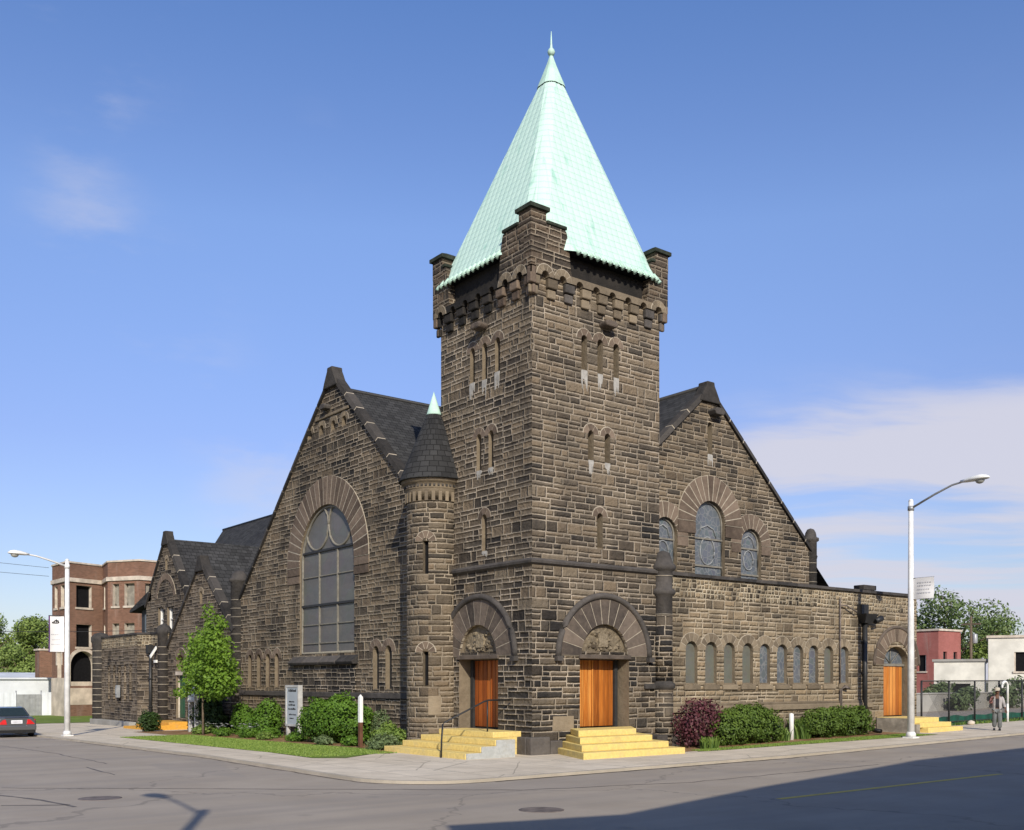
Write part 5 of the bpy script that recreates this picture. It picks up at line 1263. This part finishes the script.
for f, L, hs, i in frames:
    mb = MB(); fbox(mb, f, -.08, L+.08, 10.38, 10.72, .05, -.12); mb.build('cornice', 'trim', apt, .02)
    mb = MB(); fbox(mb, f, -.05, L+.05, 11.9, 12.05, .3, -.08); mb.build('parapet_cap', 'trim', apt, .02)
    if i == 1 or i == 0:
        mb = MB(); fbox(mb, f, -.02, L+.02, ab, 2.55, .03, -.06); mb.build('stucco_base', 'stucco', apt)
    for poly, dep in hs:
        mb = MB(); pane(mb, f, poly, dep-.01); a0, a1, z0 = poly[0][0], poly[1][0], poly[0][1]; z1 = max(p[1] for p in poly)
        w = mb.build('window', 'black', apt)
        mb = MB()
        if len(poly) == 4:
            fbox(mb, f, a0-.1, a1+.1, z0-.16, z0, .3, -.09, 0); mb.build('sill', 'trim', w)
            mb = MB(); fbox(mb, f, a0, a0+.13, z0+.2, z1-.3, .34, .25, 0)
            if i in (4, 5): fbox(mb, f, a0+.13, a0+(a1-a0)*.75, z0, z1, .34, .28, 0)
            mb.build('frame', 'board', w)
        else:
            fbox(mb, f, a0+.02, a1-.02, z0-1.7 if i == 2 else z0-.1, z0+.35 if i == 2 else z0, .32, -.05 if i == 1 else .02, 0); mb.build('infill_panel', 'stucco', w)
            if i == 2: mb = MB(); fbox(mb, f, a0-.1, a1+.15, .35, 1.72, .03, -.03); mb.build('stucco_panel', 'stucco', apt)
            c = (a0+a1)/2; ring(f, c, [p[1] for p in poly][2], (a1-a0)/2+.01, (a1-a0)/2+.28, 11, .05, 0, w, 'trim', legs=1.6 if i == 2 else .8, name='arch_trim')
# low link and porch to the left of it
mb = MB(); mb.box(1.7, 3.5, 68.5, 70, 2.6, 4.9); mb.box(1.6, 3.6, 68.4, 70.1, 4.9, 5.05, 1); mb.build('porch_bay', ['brick', 'trim'], apt)
# pale shed, steel fence and trees far left
mb = MB(); mb.box(-14, 6.5, 74, 86, -.7, 2.45); mb.hexa([(-14.2, 73.8, 2.45), (6.7, 73.8, 2.45), (6.7, 86.2, 2.45), (-14.2, 86.2, 2.45)], [(-14.2, 73.8, 2.6), (6.7, 73.8, 2.6), (6.7, 80, 3.1), (-14.2, 80, 3.1)])
sh = tag(mb.build('storage_shed', 'corr'), 'long pale grey flat-roofed shed behind the fence at far left', 'shed')
fn = thing('steel_fence', 'grey corrugated steel fence panels along the left lot', 'fence', (0, 0, 0))
x = -12.
while x < 3.2:
    mb = MB(); nn = 8; w = 1.9; hgt = 1.95+RND.uniform(-.1, .15)
    for k in range(nn):
        a = x+w*k/nn; d = .05 if k % 2 else 0
        mb.box(a, a+w/nn-.004, 67.2-d, 67.26-d, -.7, -.7+hgt)
    mb.build('panel', 'corr' if RND.random() < .5 else 'greymetal', fn); x += w+.04
    mb = MB(); mb.tube([(x-.02, 67.3, -.8), (x-.02, 67.3, 1.5)], .05, 6); mb.build('post', 'greymetal', fn)
def bigtree(label, loc, h, rx_, n, seed, leaf='treeleaf', dens=9):
    r = random.Random(seed); bl = []
    for k in range(dens):
        a = r.uniform(0, 2*PI); d = r.random()**.5*rx_*.75; z = h*r.uniform(.38, .86); s = rx_*r.uniform(.30, .5)
        if z > h*.72: d *= .6
        bl.append(((d*math.cos(a), d*math.sin(a), z), (s, s, s*.8)))
    return tree('broadleaf_tree', label, loc, h, bl, int(n*1.8), .165, leaf, seed, h*.022, 14, .3, .6)
bigtree('broad green tree at the far left edge behind the shed', (6.5, 113, -.6), 12.0, 5.4, 7200, 51)
bigtree('green tree between the edge tree and the brick block', (10.0, 110, -.6), 11.6, 4.2, 6000, 52)
bigtree('low dark green tree behind the left shed next to the brick block', (12.0, 105, -.6), 6.5, 3.0, 3200, 53, 'treeleafd')
bigtree('bushy yellow-green tree low behind the left shed', (7.5, 101, -.6), 7.2, 3.6, 4200, 54)
# overhead wires
def wire(label, p, q, sag, r=.022):
    p, q = Vector(p), Vector(q); mb = MB(); mb.tube([p.lerp(q, i/20)-Z*sag*4*(i/20)*(1-i/20) for i in range(21)], r, 5)
    return tag(mb.build('overhead_wire', 'blackmetal'), label, 'wire')
wire('overhead wire running in front of the brick block at second-floor level', (-14, 46, 5.5), (2.0, 35.2, 5.4), .25, .018)
wire('upper of two faint overhead wires at the far left sky', (-30, 95, 17.4), (1.6, 64.95, 11.6), .3, .016)
wire('lower of two faint overhead wires at the far left sky', (-30, 95, 16.0), (1.6, 64.95, 10.9), .3, .016)

# ================================================================== BACKGROUND RIGHT
def building(name, label, cat, x0, x1, y0, y1, z0, z1, mat, trim, wins=(), side=(), roofmat='trim', loc=(0, 0, 0), rz=0):
    root = thing(name, label, cat, loc, rz); mb = MB(); f1 = FR(y0); f2 = FL(x0)
    wall(mb, f1, rect(x0, x1, z0, z1), [(rect(*w), .2) for w in wins]); wall(mb, f2, rect(y0, y1, z0, z1), [(rect(*w), .2) for w in side])
    wall(mb, FR(y1), rect(x0, x1, z0, z1)); wall(mb, FL(x1), rect(y0, y1, z0, z1)); mb.face([(x0, y0, z1-.1), (x1, y0, z1-.1), (x1, y1, z1-.1), (x0, y1, z1-.1)])
    mb.build('wall', [mat, mat], root)
    mb = MB(); mb.box(x0-.12, x1+.12, y0-.12, y0+.2, z1, z1+.18); mb.box(x0-.12, x0+.2, y0+.21, y1+.1, z1, z1+.18); mb.build('roof_edge', trim, root)
    for f, ws in ((f1, wins), (f2, side)):
        for w in ws:
            mb = MB(); pane(mb, f, rect(*w), .18); q = mb.build('window', 'black', root)
            mb = MB(); fbox(mb, f, w[0]-.1, w[1]+.1, w[2]-.14, w[2], .15, -.08); fbox(mb, f, w[0], w[0]+.1, w[2], w[3], .18, .05); mb.build('sill', trim, q)
    return root
WB = dict(loc=(53.6, 13.0, 0), rz=rad(-62.7))
building('white_building', 'two-storey white building behind the fence at far right', 'building', 0, 22, 0, 7, -.2, 5.45, 'whitewall', 'trim', [(1.7, 2.9, 3.0, 4.4), (6, 7.2, 3.0, 4.4)], [], **WB)
building('white_annex', 'low single-storey white annex beside the white building', 'building', -3.7, -.16, .35, 5, -.2, 3.75, 'whitewall', 'conc', [(-2.6, -1.2, .9, 2.1)], [], **WB)
building('red_building', 'red painted brick building with white sills behind the church end', 'building', 68, 71.9, 25.0, 45, -.2, 6.9, 'redpaint', 'trim', [(68.8, 69.5, 3.6, 5.0), (70.6, 71.3, 3.6, 5.0)], [(26.2, 27.0, 3.2, 4.7), (29, 29.9, 3.2, 4.7), (33, 33.9, 3.2, 4.7)])
mb = MB(); mb.box(26, 90, 10.2, 10.5, -.2, 1.45); mb.box(26, 90, 10.15, 10.55, 1.45, 1.55)
tag(mb.build('concrete_wall', 'conc', None, .02), 'low grey concrete wall across the lot behind the fence', 'wall')
bigtree('spreading green tree above the red building on the right', (82, 31.5, .4), 12.6, 6.4, 5200, 61, 'treeleafd', 11)
bigtree('lower green tree beside the utility pole on the right', (88, 30, .4), 9.2, 4.2, 3200, 62, 'treeleaf', 8)
bigtree('small tree just visible past the church end wall', (64, 32, .4), 9.4, 2.6, 2000, 63, 'treeleafd', 6)
pole = thing('utility_pole', 'grey wooden utility pole with transformer before the right tree', 'utility pole', (71.9, 24.0, .3)); 
mb = MB(); mb.tube([(0, 0, 0), (0, 0, 8.0)], [.15, .11], 8); mb.build('pole', 'bark', pole); mb = MB(); mb.box(-.08, .08, -.9, .9, 7.2, 7.35); mb.build('crossarm', 'bark', pole); mb = MB(); mb.lathe([(.22, 5.5), (.24, 5.55), (.24, 6.3), (.2, 6.36), (.03, 6.4)], (.3, -.2), 12); mb.build('transformer', 'greymetal', pole)
for i, (x, y, s, lb) in enumerate(((43.5, 9.4, .9, 'overgrown shrub before the low grey wall behind the fence'), (49.5, 9.3, 1.2, 'tall overgrown shrub before the low grey wall, in front of the white building'), (51.2, 15.6, 1.1, 'scrubby bush against the white annex wall'))):
    shrub('wild_shrub', lb, [((0, 0, .8*s), (1.1*s, .8*s, .8*s)), ((.9*s, 0, 1.3*s), (.7*s, .6*s, .5*s)), ((-.9*s, 0, .7*s), (.8*s, .7*s, .6*s))], 1100, .12, 'greyleaf', 70+i, loc=at(x, y), core=.4, shell=.7)
# black chain-link fence with tarp
fe = thing('chain_link_fence', 'black chain-link fence with a green tarp strip along its foot', 'fence'); FV = .35
fx = [22.9+2.35*i for i in range(16)]
for x in fx:
    mb = MB(); mb.tube([(x, FV, gz(x, 0)-.05), (x, FV, 2.32)], .045, 8); mb.build('post', 'blackmetal', fe)
mb = MB(); mb.tube([(fx[0], FV, 2.30), (fx[-1], FV, 2.36)], .032, 6); mb.tube([(fx[0], FV, .4), (fx[-1], FV, .6)], .02, 6); mb.build('rail', 'blackmetal', fe)
mb = MB(); L = fx[-1]-fx[0]; st_ = .10
x = -2.0
while x < L:
    for s in (1, -1):
        a0, a1 = (x, x+2.0) if s > 0 else (x+2.0, x)
        z0, z1 = .3, 2.3; p0, p1 = [a0, z0], [a1, z1]
        if min(a0, a1) < 0 or max(a0, a1) > L: continue
        w = .011
        mb.face([(fx[0]+p0[0]-w, FV+.01*s, z0), (fx[0]+p0[0]+w, FV+.01*s, z0), (fx[0]+p1[0]+w, FV+.01*s, z1), (fx[0]+p1[0]-w, FV+.01*s, z1)])
    x += st_
mb.build('mesh', 'blackmetal', fe)
mb = MB(); n = 120
for i in range(n):
    xa, xb = fx[0]+L*i/n, fx[0]+L*(i+1)/n; h0, h1 = (.42+.12*noise.noise(Vector((k*.9, 0, 0))) for k in (i*.37, (i+1)*.37))
    ya, yb = (FV+.07+.05*math.sin(k*.9) for k in (i, i+1))
    mb.face([(xa, ya, gz(xa, 0)), (xb, yb, gz(xb, 0)), (xb, yb+.02, gz(xb, 0)+h1), (xa, ya+.02, gz(xa, 0)+h0)])
mb.build('tarp', 'tarp', fe)
o = blades(1800, lambda r: (r.uniform(23, 45), r.uniform(.05, .34)), .16, 8); o = o.build('grass_tuft', 'plantleaf'); o['kind'] = 'stuff'
PX = 30.2
mb = MB(); mb.tube([(PX, .05, gz(PX, 0)+.9), (PX, .05, 2.05)]+[(PX-.27+.27*math.cos(rad(t)), .05, 2.05+.22*math.sin(rad(t))) for t in range(15, 181, 15)]+[(PX-.54, .05, 1.95)], .055, 8)
mb.tube([(PX, .05, gz(PX, 0)-.02), (PX, .05, gz(PX, 0)+.9)], .055, 8)
tag(mb.build('vent_pipe', 'whitemetal'), 'white hooked vent pipe in front of the chain-link fence by the man', 'pipe')
mb = MB(); mb.blob((0, 0, .08), (.2, .16, .12), 10, 7, .2, 0, 5); tag(mb.build('pale_stone', 'trim'), 'pale stone lying at the foot of the fence', 'stone', None, at(26.6, .0))

# ================================================================== CAR
car = thing('parked_car', 'grey-green sedan seen from behind at the left kerb', 'car', (-8.98, 26.9, gz(-8.98, 26.9)-.07))
n_ = NT('metallic_car_paint', .32, .5); n_.b.inputs['Metallic'].default_value = .55; n_.b.inputs['Coat Weight'].default_value = .6; M['carpaint'] = n_.col((.125, .13, .13))
M['carglass'] = plain('dark_car_glass', (.02, .03, .03), .08, .6, .1); M['tail'] = plain('red_tail_lens', (.55, .02, .02), .2, .5, .1); M['tyre'] = plain('tyre_rubber', (.02, .02, .02), .85, .2); M['chrome'] = plain('plate_white', (.72, .73, .74), .4, .4, .1)
mb = MB(); hwc = .87
# lower body: cross-sections along the length (y from rear 0 to front 4.6)
def csec(y, w, zb, zm, zt, tw): return [(-w*.90, y, zb), (w*.90, y, zb), (w, y, zb+.14), (w*1.0, y, zm), (w*.985, y, (zm+zt)/2+.06), (tw, y, zt), (-tw, y, zt), (-w*.985, y, (zm+zt)/2+.06), (-w*1.0, y, zm), (-w, y, zb+.14)]
S = [csec(*a) for a in ((-.0, .80, .34, .55, .86, .66), (.06, .85, .26, .55, .92, .70), (.35, .87, .22, .58, .96, .72), (.95, .88, .2, .6, .95, .74), (2.3, .89, .2, .6, .93, .76), (3.4, .88, .2, .6, .90, .74), (4.2, .85, .22, .55, .78, .68), (4.55, .74, .3, .5, .64, .55))]
R_ = [mb.pts(s) for s in S]
for A, B in zip(R_, R_[1:]):
    for k in range(10): mb.idx([A[k], A[(k+1) % 10], B[(k+1) % 10], B[k]], 0, .5, None, True)
mb.idx(R_[0][::-1]); mb.idx(R_[-1]); body = mb.build('body', 'carpaint', car)
mb = MB()
def cab(y, w, z): return [(-w, y, z), (w, y, z)]
low = [(-.70, .55, .95), (.70, .55, .95), (.74, 1.5, .94), (.74, 3.2, .91), (-.74, 3.2, .91), (-.74, 1.5, .94)]
top = [(-.54, 1.12, 1.36), (.54, 1.12, 1.36), (.57, 1.7, 1.40), (.55, 2.45, 1.38), (-.55, 2.45, 1.38), (-.57, 1.7, 1.40)]
mb.hexa(low, top); mb.build('cabin', 'carpaint', car, .05)
mb = MB(); q = lambda a, b, t: tuple(a[i]+(b[i]-a[i])*t for i in range(3))
def glass(a, b, c, d, off, ins=.1):
    o = Vector(off); cc = (Vector(a)+Vector(b)+Vector(c)+Vector(d))/4
    mb.face([cc.lerp(Vector(p), 1-ins)+o for p in (a, b, c, d)])
glass(low[0], low[1], top[1], top[0], (0, -.012, .012)); glass(low[3], low[4], top[4], top[3], (0, .012, .012)); glass(low[1], low[2], top[2], top[1], (.014, 0, .008), .14); glass(low[2], low[3], top[3], top[2], (.014, 0, .008), .12); glass(low[5], low[0], top[0], top[5], (-.014, 0, .008), .14); glass(low[4], low[5], top[5], top[4], (-.014, 0, .008), .12)
mb.build('window', 'carglass', car)
for s in (-1, 1):
    mb = MB(); mb.hexa([(s*.42, -.03, .60), (s*.80, -.0, .60), (s*.80, .02, .83), (s*.46, -.01, .83)], [(s*.42, .1, .60), (s*.885, .26, .60), (s*.885, .26, .84), (s*.46, .1, .84)]); mb.build('tail_light', 'tail', car, .015)
    for y in (.85, 3.75):
        mb = MB(); c = (s*.80, y, .31)
        for r0, w, m in ((.31, .10, 0), (.19, .105, 1)):
            ids = [mb.pts([(c[0]+x, c[1]+r0*k_*math.cos(2*PI*k/20), c[2]+r0*k_*math.sin(2*PI*k/20)) for k in range(20)]) for x, k_ in ((-w, .93), (-w*.8, 1), (w*.8, 1), (w, .93))]
            for A, B in zip(ids, ids[1:]):
                for k in range(20): mb.idx([A[k], A[(k+1) % 20], B[(k+1) % 20], B[k]], m, .5, None, True)
            mb.idx(ids[0], m); mb.idx(ids[-1], m)
        mb.build('wheel', ['tyre', 'greymetal'], car)
mb = MB(); mb.box(-.84, .84, -.10, .06, .32, .56); mb.build('bumper', 'carpaint', car, .05)
mb = MB(); mb.box(-.24, .24, -.035, .0, .64, .80); mb.box(-.2, .2, -.04, -.034, .69, .75, 1); mb.build('licence_plate', ['chrome', 'faint'], car, .005)
mb = MB(); mb.box(-.5, .5, .02, .08, .90, .925); mb.box(-.8, .8, -.08, .05, .20, .32); mb.build('lower_trim', 'tyre', car)
mb = MB(); 
for s in (-1, 1): mb.blob((s*.98, 2.85, .98), (.10, .06, .07), 10, 7, 0)
mb.build('mirror', 'carpaint', car)

# ================================================================== PERSON
def skin(name, verts, edges, radii, mat, parent, root=0, sub=2):
    me = bpy.data.meshes.new(name); me.from_pydata(verts, edges, []); me.materials.append(M[mat])
    o = bpy.data.objects.new(name, me); C.objects.link(o); o.parent = parent
    s = o.modifiers.new('skin', 'SKIN'); s.use_smooth_shade = True
    for i, r in enumerate(radii):
        d = me.skin_vertices[0].data[i]; d.radius = (r, r) if isinstance(r, (int, float)) else r; d.use_root = (i == root)
    if sub: b = o.modifiers.new('sub', 'SUBSURF'); b.levels = sub; b.render_levels = sub
    return o
M['skinm'] = plain('brown_skin', (.13, .065, .04), .6, .3, .15); M['jacket'] = plain('pale_grey_jacket', (.36, .34, .33), .9, .1, .3, 5); M['vest'] = plain('dark_shirt', (.035, .035, .04), .9, .1); M['trousers'] = plain('grey_trousers', (.16, .17, .17), .9, .1, .3, 4); M['shoe'] = plain('black_shoe', (.015, .015, .015), .6); M['cap'] = plain('cream_cap', (.55, .50, .40), .9, .1); M['pink'] = plain('pink_sleeve', (.40, .20, .19), .9, .1)
man = thing('person', 'man in a cream cap, open pale jacket and grey trousers walking the pavement', 'person', (22.9, -3.1, gz(22.9, 0)), math.atan2(-20-22.9, 24.7-3.1)+rad(180)-.35 if False else rad(-62))
# local: x right, -y forward (faces the camera), z up
bv = [(0, 0, .93), (0, 0, 1.08), (0, .0, 1.28), (0, .01, 1.43), (0, -.01, 1.52), (0, -.03, 1.60), (0, -.04, 1.70),
      (.17, .01, 1.40), (.24, .0, 1.17), (.30, -.10, .98), (.33, -.14, .90), (-.17, .01, 1.40), (-.25, -.02, 1.16), (-.22, -.20, 1.24), (-.20, -.27, 1.30),
      (.09, 0, .86), (.10, -.06, .50), (.10, .02, .10), (-.09, 0, .86), (-.09, .02, .50), (-.11, .10, .12)]
be = [(0, 1), (1, 2), (2, 3), (3, 4), (4, 5), (5, 6), (3, 7), (7, 8), (8, 9), (9, 10), (3, 11), (11, 12), (12, 13), (13, 14), (0, 15), (15, 16), (16, 17), (0, 18), (18, 19), (19, 20)]
brad = [.13, .12, .135, .09, .055, .085, .075, .06, .045, .035, .03, .06, .045, .035, .03, .085, .06, .04, .085, .06, .04]
body = skin('body', bv, be, brad, 'skinm', man)
def hand(p, dirn, side, curl):
    d = Vector(dirn).normalized(); x = d.cross(Vector((0, 1, 0))).normalized() if abs(d.y) < .9 else Vector((1, 0, 0)); p = Vector(p)
    V_ = [p, p+d*.05, p+d*.09]; E_2 = [(0, 1), (1, 2)]; R2 = [.022, .032, .03]
    for k, l in enumerate((.07, .08, .075, .055)):
        o_ = x*(k-1.5)*.018; i = len(V_); c = Vector((0, -1, 0))*curl
        V_ += [p+d*.09+o_*1.2, p+d*(.09+l*.55)+o_*1.25+c*.015, p+d*(.09+l)+o_*1.2+c*.045]; E_2 += [(1, i), (i, i+1), (i+1, i+2)]; R2 += [.010, .0095, .0085]
    i = len(V_); V_ += [p+d*.03+x*side*.03, p+d*.07+x*side*.055, p+d*.10+x*side*.06]; E_2 += [(0, i), (i, i+1), (i+1, i+2)]; R2 += [.012, .011, .009]
    skin('hand', [tuple(v) for v in V_], E_2, R2, 'skinm', man, 0, 1)
hand((.33, -.14, .90), (.12, -.15, -1), -1, .6); hand((-.20, -.27, 1.30), (.35, -.5, .7), 1, .8)
skin('trousers', [(0, 0, .95), (.09, 0, .86), (.10, -.06, .50), (.10, .02, .10), (-.09, 0, .86), (-.09, .02, .50), (-.11, .10, .12)], [(0, 1), (1, 2), (2, 3), (0, 4), (4, 5), (5, 6)], [.15, .115, .10, .095, .115, .10, .095], 'trousers', man)
skin('shirt', [(0, -.02, .92), (0, -.02, 1.1), (0, -.02, 1.3), (0, 0, 1.44)], [(0, 1), (1, 2), (2, 3)], [(.15, .13), (.145, .13), (.155, .13), (.075, .075)], 'vest', man)
# open jacket: two front halves and back as a lofted shell, plus sleeves
mb = MB(); secs = []
for z, rx2, ry2, gap in ((.78, .215, .165, .42), (.95, .205, .165, .40), (1.12, .195, .16, .40), (1.28, .205, .16, .36), (1.40, .19, .13, .42), (1.47, .10, .09, .7)):
    n0 = 18; ring_ = []
    for k in range(n0+1):
        a = -PI/2+gap+(2*PI-2*gap)*k/n0; ring_.append((rx2*math.cos(a), ry2*math.sin(a), z+.015*math.sin(k*1.7)))
    secs.append(mb.pts(ring_))
for A, B in zip(secs, secs[1:]):
    for k in range(18): mb.idx([A[k], A[k+1], B[k+1], B[k]], 0, .5, None, True)
jk = mb.build('jacket', 'jacket', man); so = jk.modifiers.new('thick', 'SOLIDIFY'); so.thickness = .02
skin('sleeve', [(.13, .01, 1.40), (.19, .01, 1.38), (.25, 0, 1.17), (.305, -.105, .97)], [(0, 1), (1, 2), (2, 3)], [.08, .085, .07, .058], 'jacket', man)
skin('sleeve', [(-.13, .01, 1.40), (-.19, .01, 1.38), (-.255, -.02, 1.16), (-.215, -.21, 1.25)], [(0, 1), (1, 2), (2, 3)], [.08, .085, .07, .058], 'pink', man)
for s, y in ((.10, .0), (-.11, .08)):
    mb = MB(); mb.hexa([(s-.05, y+.08, 0), (s+.05, y+.08, 0), (s+.055, y-.17, 0), (s-.055, y-.17, 0)], [(s-.045, y+.07, .10), (s+.045, y+.07, .10), (s+.03, y-.15, .05), (s-.03, y-.15, .05)]); mb.build('shoe', 'shoe', man, .02)
mb = MB(); mb.lathe([(.105, 1.70), (.115, 1.72), (.112, 1.77), (.09, 1.82), (.02, 1.84)], (0, -.035), 18); mb.hexa([(-.09, -.11, 1.705), (.09, -.11, 1.705), (.07, -.22, 1.69), (-.07, -.22, 1.69)], [(-.09, -.11, 1.725), (.09, -.11, 1.725), (.07, -.22, 1.705), (-.07, -.22, 1.705)]); mb.build('cap', 'cap', man, .006)
mb = MB()
for s in (-1, 1): mb.blob((s*.033, -.105, 1.645), (.014, .008, .009), 8, 6, 0, 0); mb.blob((s*.088, -.03, 1.63), (.012, .025, .035), 8, 6, 0, 1)
mb.hexa([(-.016, -.108, 1.60), (.016, -.108, 1.60), (.008, -.108, 1.645), (-.008, -.108, 1.645)], [(-.012, -.145, 1.603), (.012, -.145, 1.603), (.004, -.115, 1.645), (-.004, -.115, 1.645)], 1); mb.box(-.025, .025, -.113, -.10, 1.568, 1.576, 0)
mb.build('face', ['shoe', 'skinm'], man)

# ================================================================== building across the street (its shadow falls on the road)
mb = MB()
prof = [(-17.2, -.2), (45, -.2), (45, 10.1), (7, 9.65), (0, 9.46), (-8.5, 8.28), (-13.5, 7.35), (-17.2, 7.83)]
mb.hexa([(x, -23.75, z) for x, z in prof], [(x, -36, z) for x, z in prof])
opp = thing('corner_building', 'brick building across the street whose shadow covers the road', 'building')
mb.build('wall', 'brick', opp)

# ================================================================== LIGHT, SKY, CAMERA
EL = rad(28.5); hd = Vector((.455, .89, 0)).normalized()
sd = Vector((hd.x*math.cos(EL), hd.y*math.cos(EL), -math.sin(EL)))
su = bpy.data.lights.new('sun', 'SUN'); su.energy = 5.0; su.angle = rad(.53); su.color = (1, .92, .79)
so_ = bpy.data.objects.new('sun', su); C.objects.link(so_); so_.rotation_euler = sd.to_track_quat('-Z', 'Y').to_euler()
wd = bpy.data.worlds.new('World'); bpy.context.scene.world = wd; wd.use_nodes = True
nt = wd.node_tree; nt.nodes.clear()
out = nt.nodes.new('ShaderNodeOutputWorld'); bg = nt.nodes.new('ShaderNodeBackground'); sky = nt.nodes.new('ShaderNodeTexSky')
sky.sky_type = 'NISHITA'; sky.sun_disc = False; sky.sun_elevation = EL; sky.sun_rotation = math.atan2(-hd.x, -hd.y)
sky.air_density = 1.0; sky.dust_density = .7; sky.ozone_density = 2.2
bg.inputs[1].default_value = .135
w = NT.__new__(NT); w.t = nt
tc_ = nt.nodes.new('ShaderNodeTexCoord').outputs['Generated']
s3 = w.sep(tc_)
el = s3[2]
# cloud layer: bands that flatten towards the horizon
k = w.m('DIVIDE', 1, w.m('ADD', w.m('MAXIMUM', el, 0), .12))
az_ = w.m('ARCTAN2', s3[1], s3[0])
warp = w.m('MULTIPLY', w.noise(tc_, 2.2, 3), 1.2)
c1 = w.noise(w.comb(w.m('MULTIPLY', az_, 1.6), w.m('ADD', w.m('ADD', w.m('MULTIPLY', k, 1.25), warp), w.m('MULTIPLY', az_, 1.1)), 3.3), 1.0, 9, .56)
c1 = w.m('ADD', w.m('MULTIPLY', w.m('SUBTRACT', c1, .5), 1.9), .5)
hi = w.noise(w.comb(w.m('MULTIPLY', s3[0], 3.5), w.m('MULTIPLY', s3[1], 3.5), w.m('MULTIPLY', el, 11)), 1.0, 8, .6)
lowm = w.ss(el, .16, .31, 1, 0)
side = w.ss(s3[0], .66, .82, 0, 1)
sl = w.m('MULTIPLY', side, lowm)
amt = w.m('MULTIPLY', w.ss(w.m('ADD', c1, w.m('MULTIPLY', sl, .24)), .52, .80), w.m('MULTIPLY', w.ss(sl, 0, .55), .92))
wisp = w.m('MULTIPLY', w.m('MULTIPLY', w.ss(hi, .47, .68), w.ss(w.noise(tc_, 2.6, 2), .48, .64)), .42)
amt = w.m('MAXIMUM', amt, wisp)
grad = w.ramp(el, [(.10, (.82, .78, .92)), (.22, (.90, .84, 1.07)), (.40, (1.12, 1.13, 1.36)), (.47, (1.0, 1.06, 1.34)), (.56, (.86, 1.02, 1.36)), (.9, (.75, .95, 1.3))])
tint = w.mix(1, sky.outputs[0], grad, 'MULTIPLY')
cl = w.mix(amt, tint, (4.95, 4.95, 5.7))
nt.links.new(cl, bg.inputs[0]); nt.links.new(bg.outputs[0], out.inputs[0])

cam = bpy.data.cameras.new('camera'); co = bpy.data.objects.new('camera', cam); C.objects.link(co)
F_PX, TH, H = 1023., rad(52.08), 2.3
fwd = Vector((math.cos(TH), math.sin(TH), 0)); rt = Vector((math.sin(TH), -math.cos(TH), 0))
D = H*F_PX/74.; LAT = 20./F_PX*D
pos = -fwd*D-rt*LAT; pos.z = H
co.location = pos; co.rotation_euler = fwd.to_track_quat('-Z', 'Y').to_euler()
cam.sensor_width = 36; cam.lens = F_PX/1024*36; cam.shift_y = (681-415)/1024; cam.clip_end = 5000; cam.clip_start = .1
sc = bpy.context.scene; sc.camera = co
sc.view_settings.view_transform = 'Standard'; sc.view_settings.look = 'None'; sc.view_settings.exposure = 0
sc.cycles.use_denoising = True
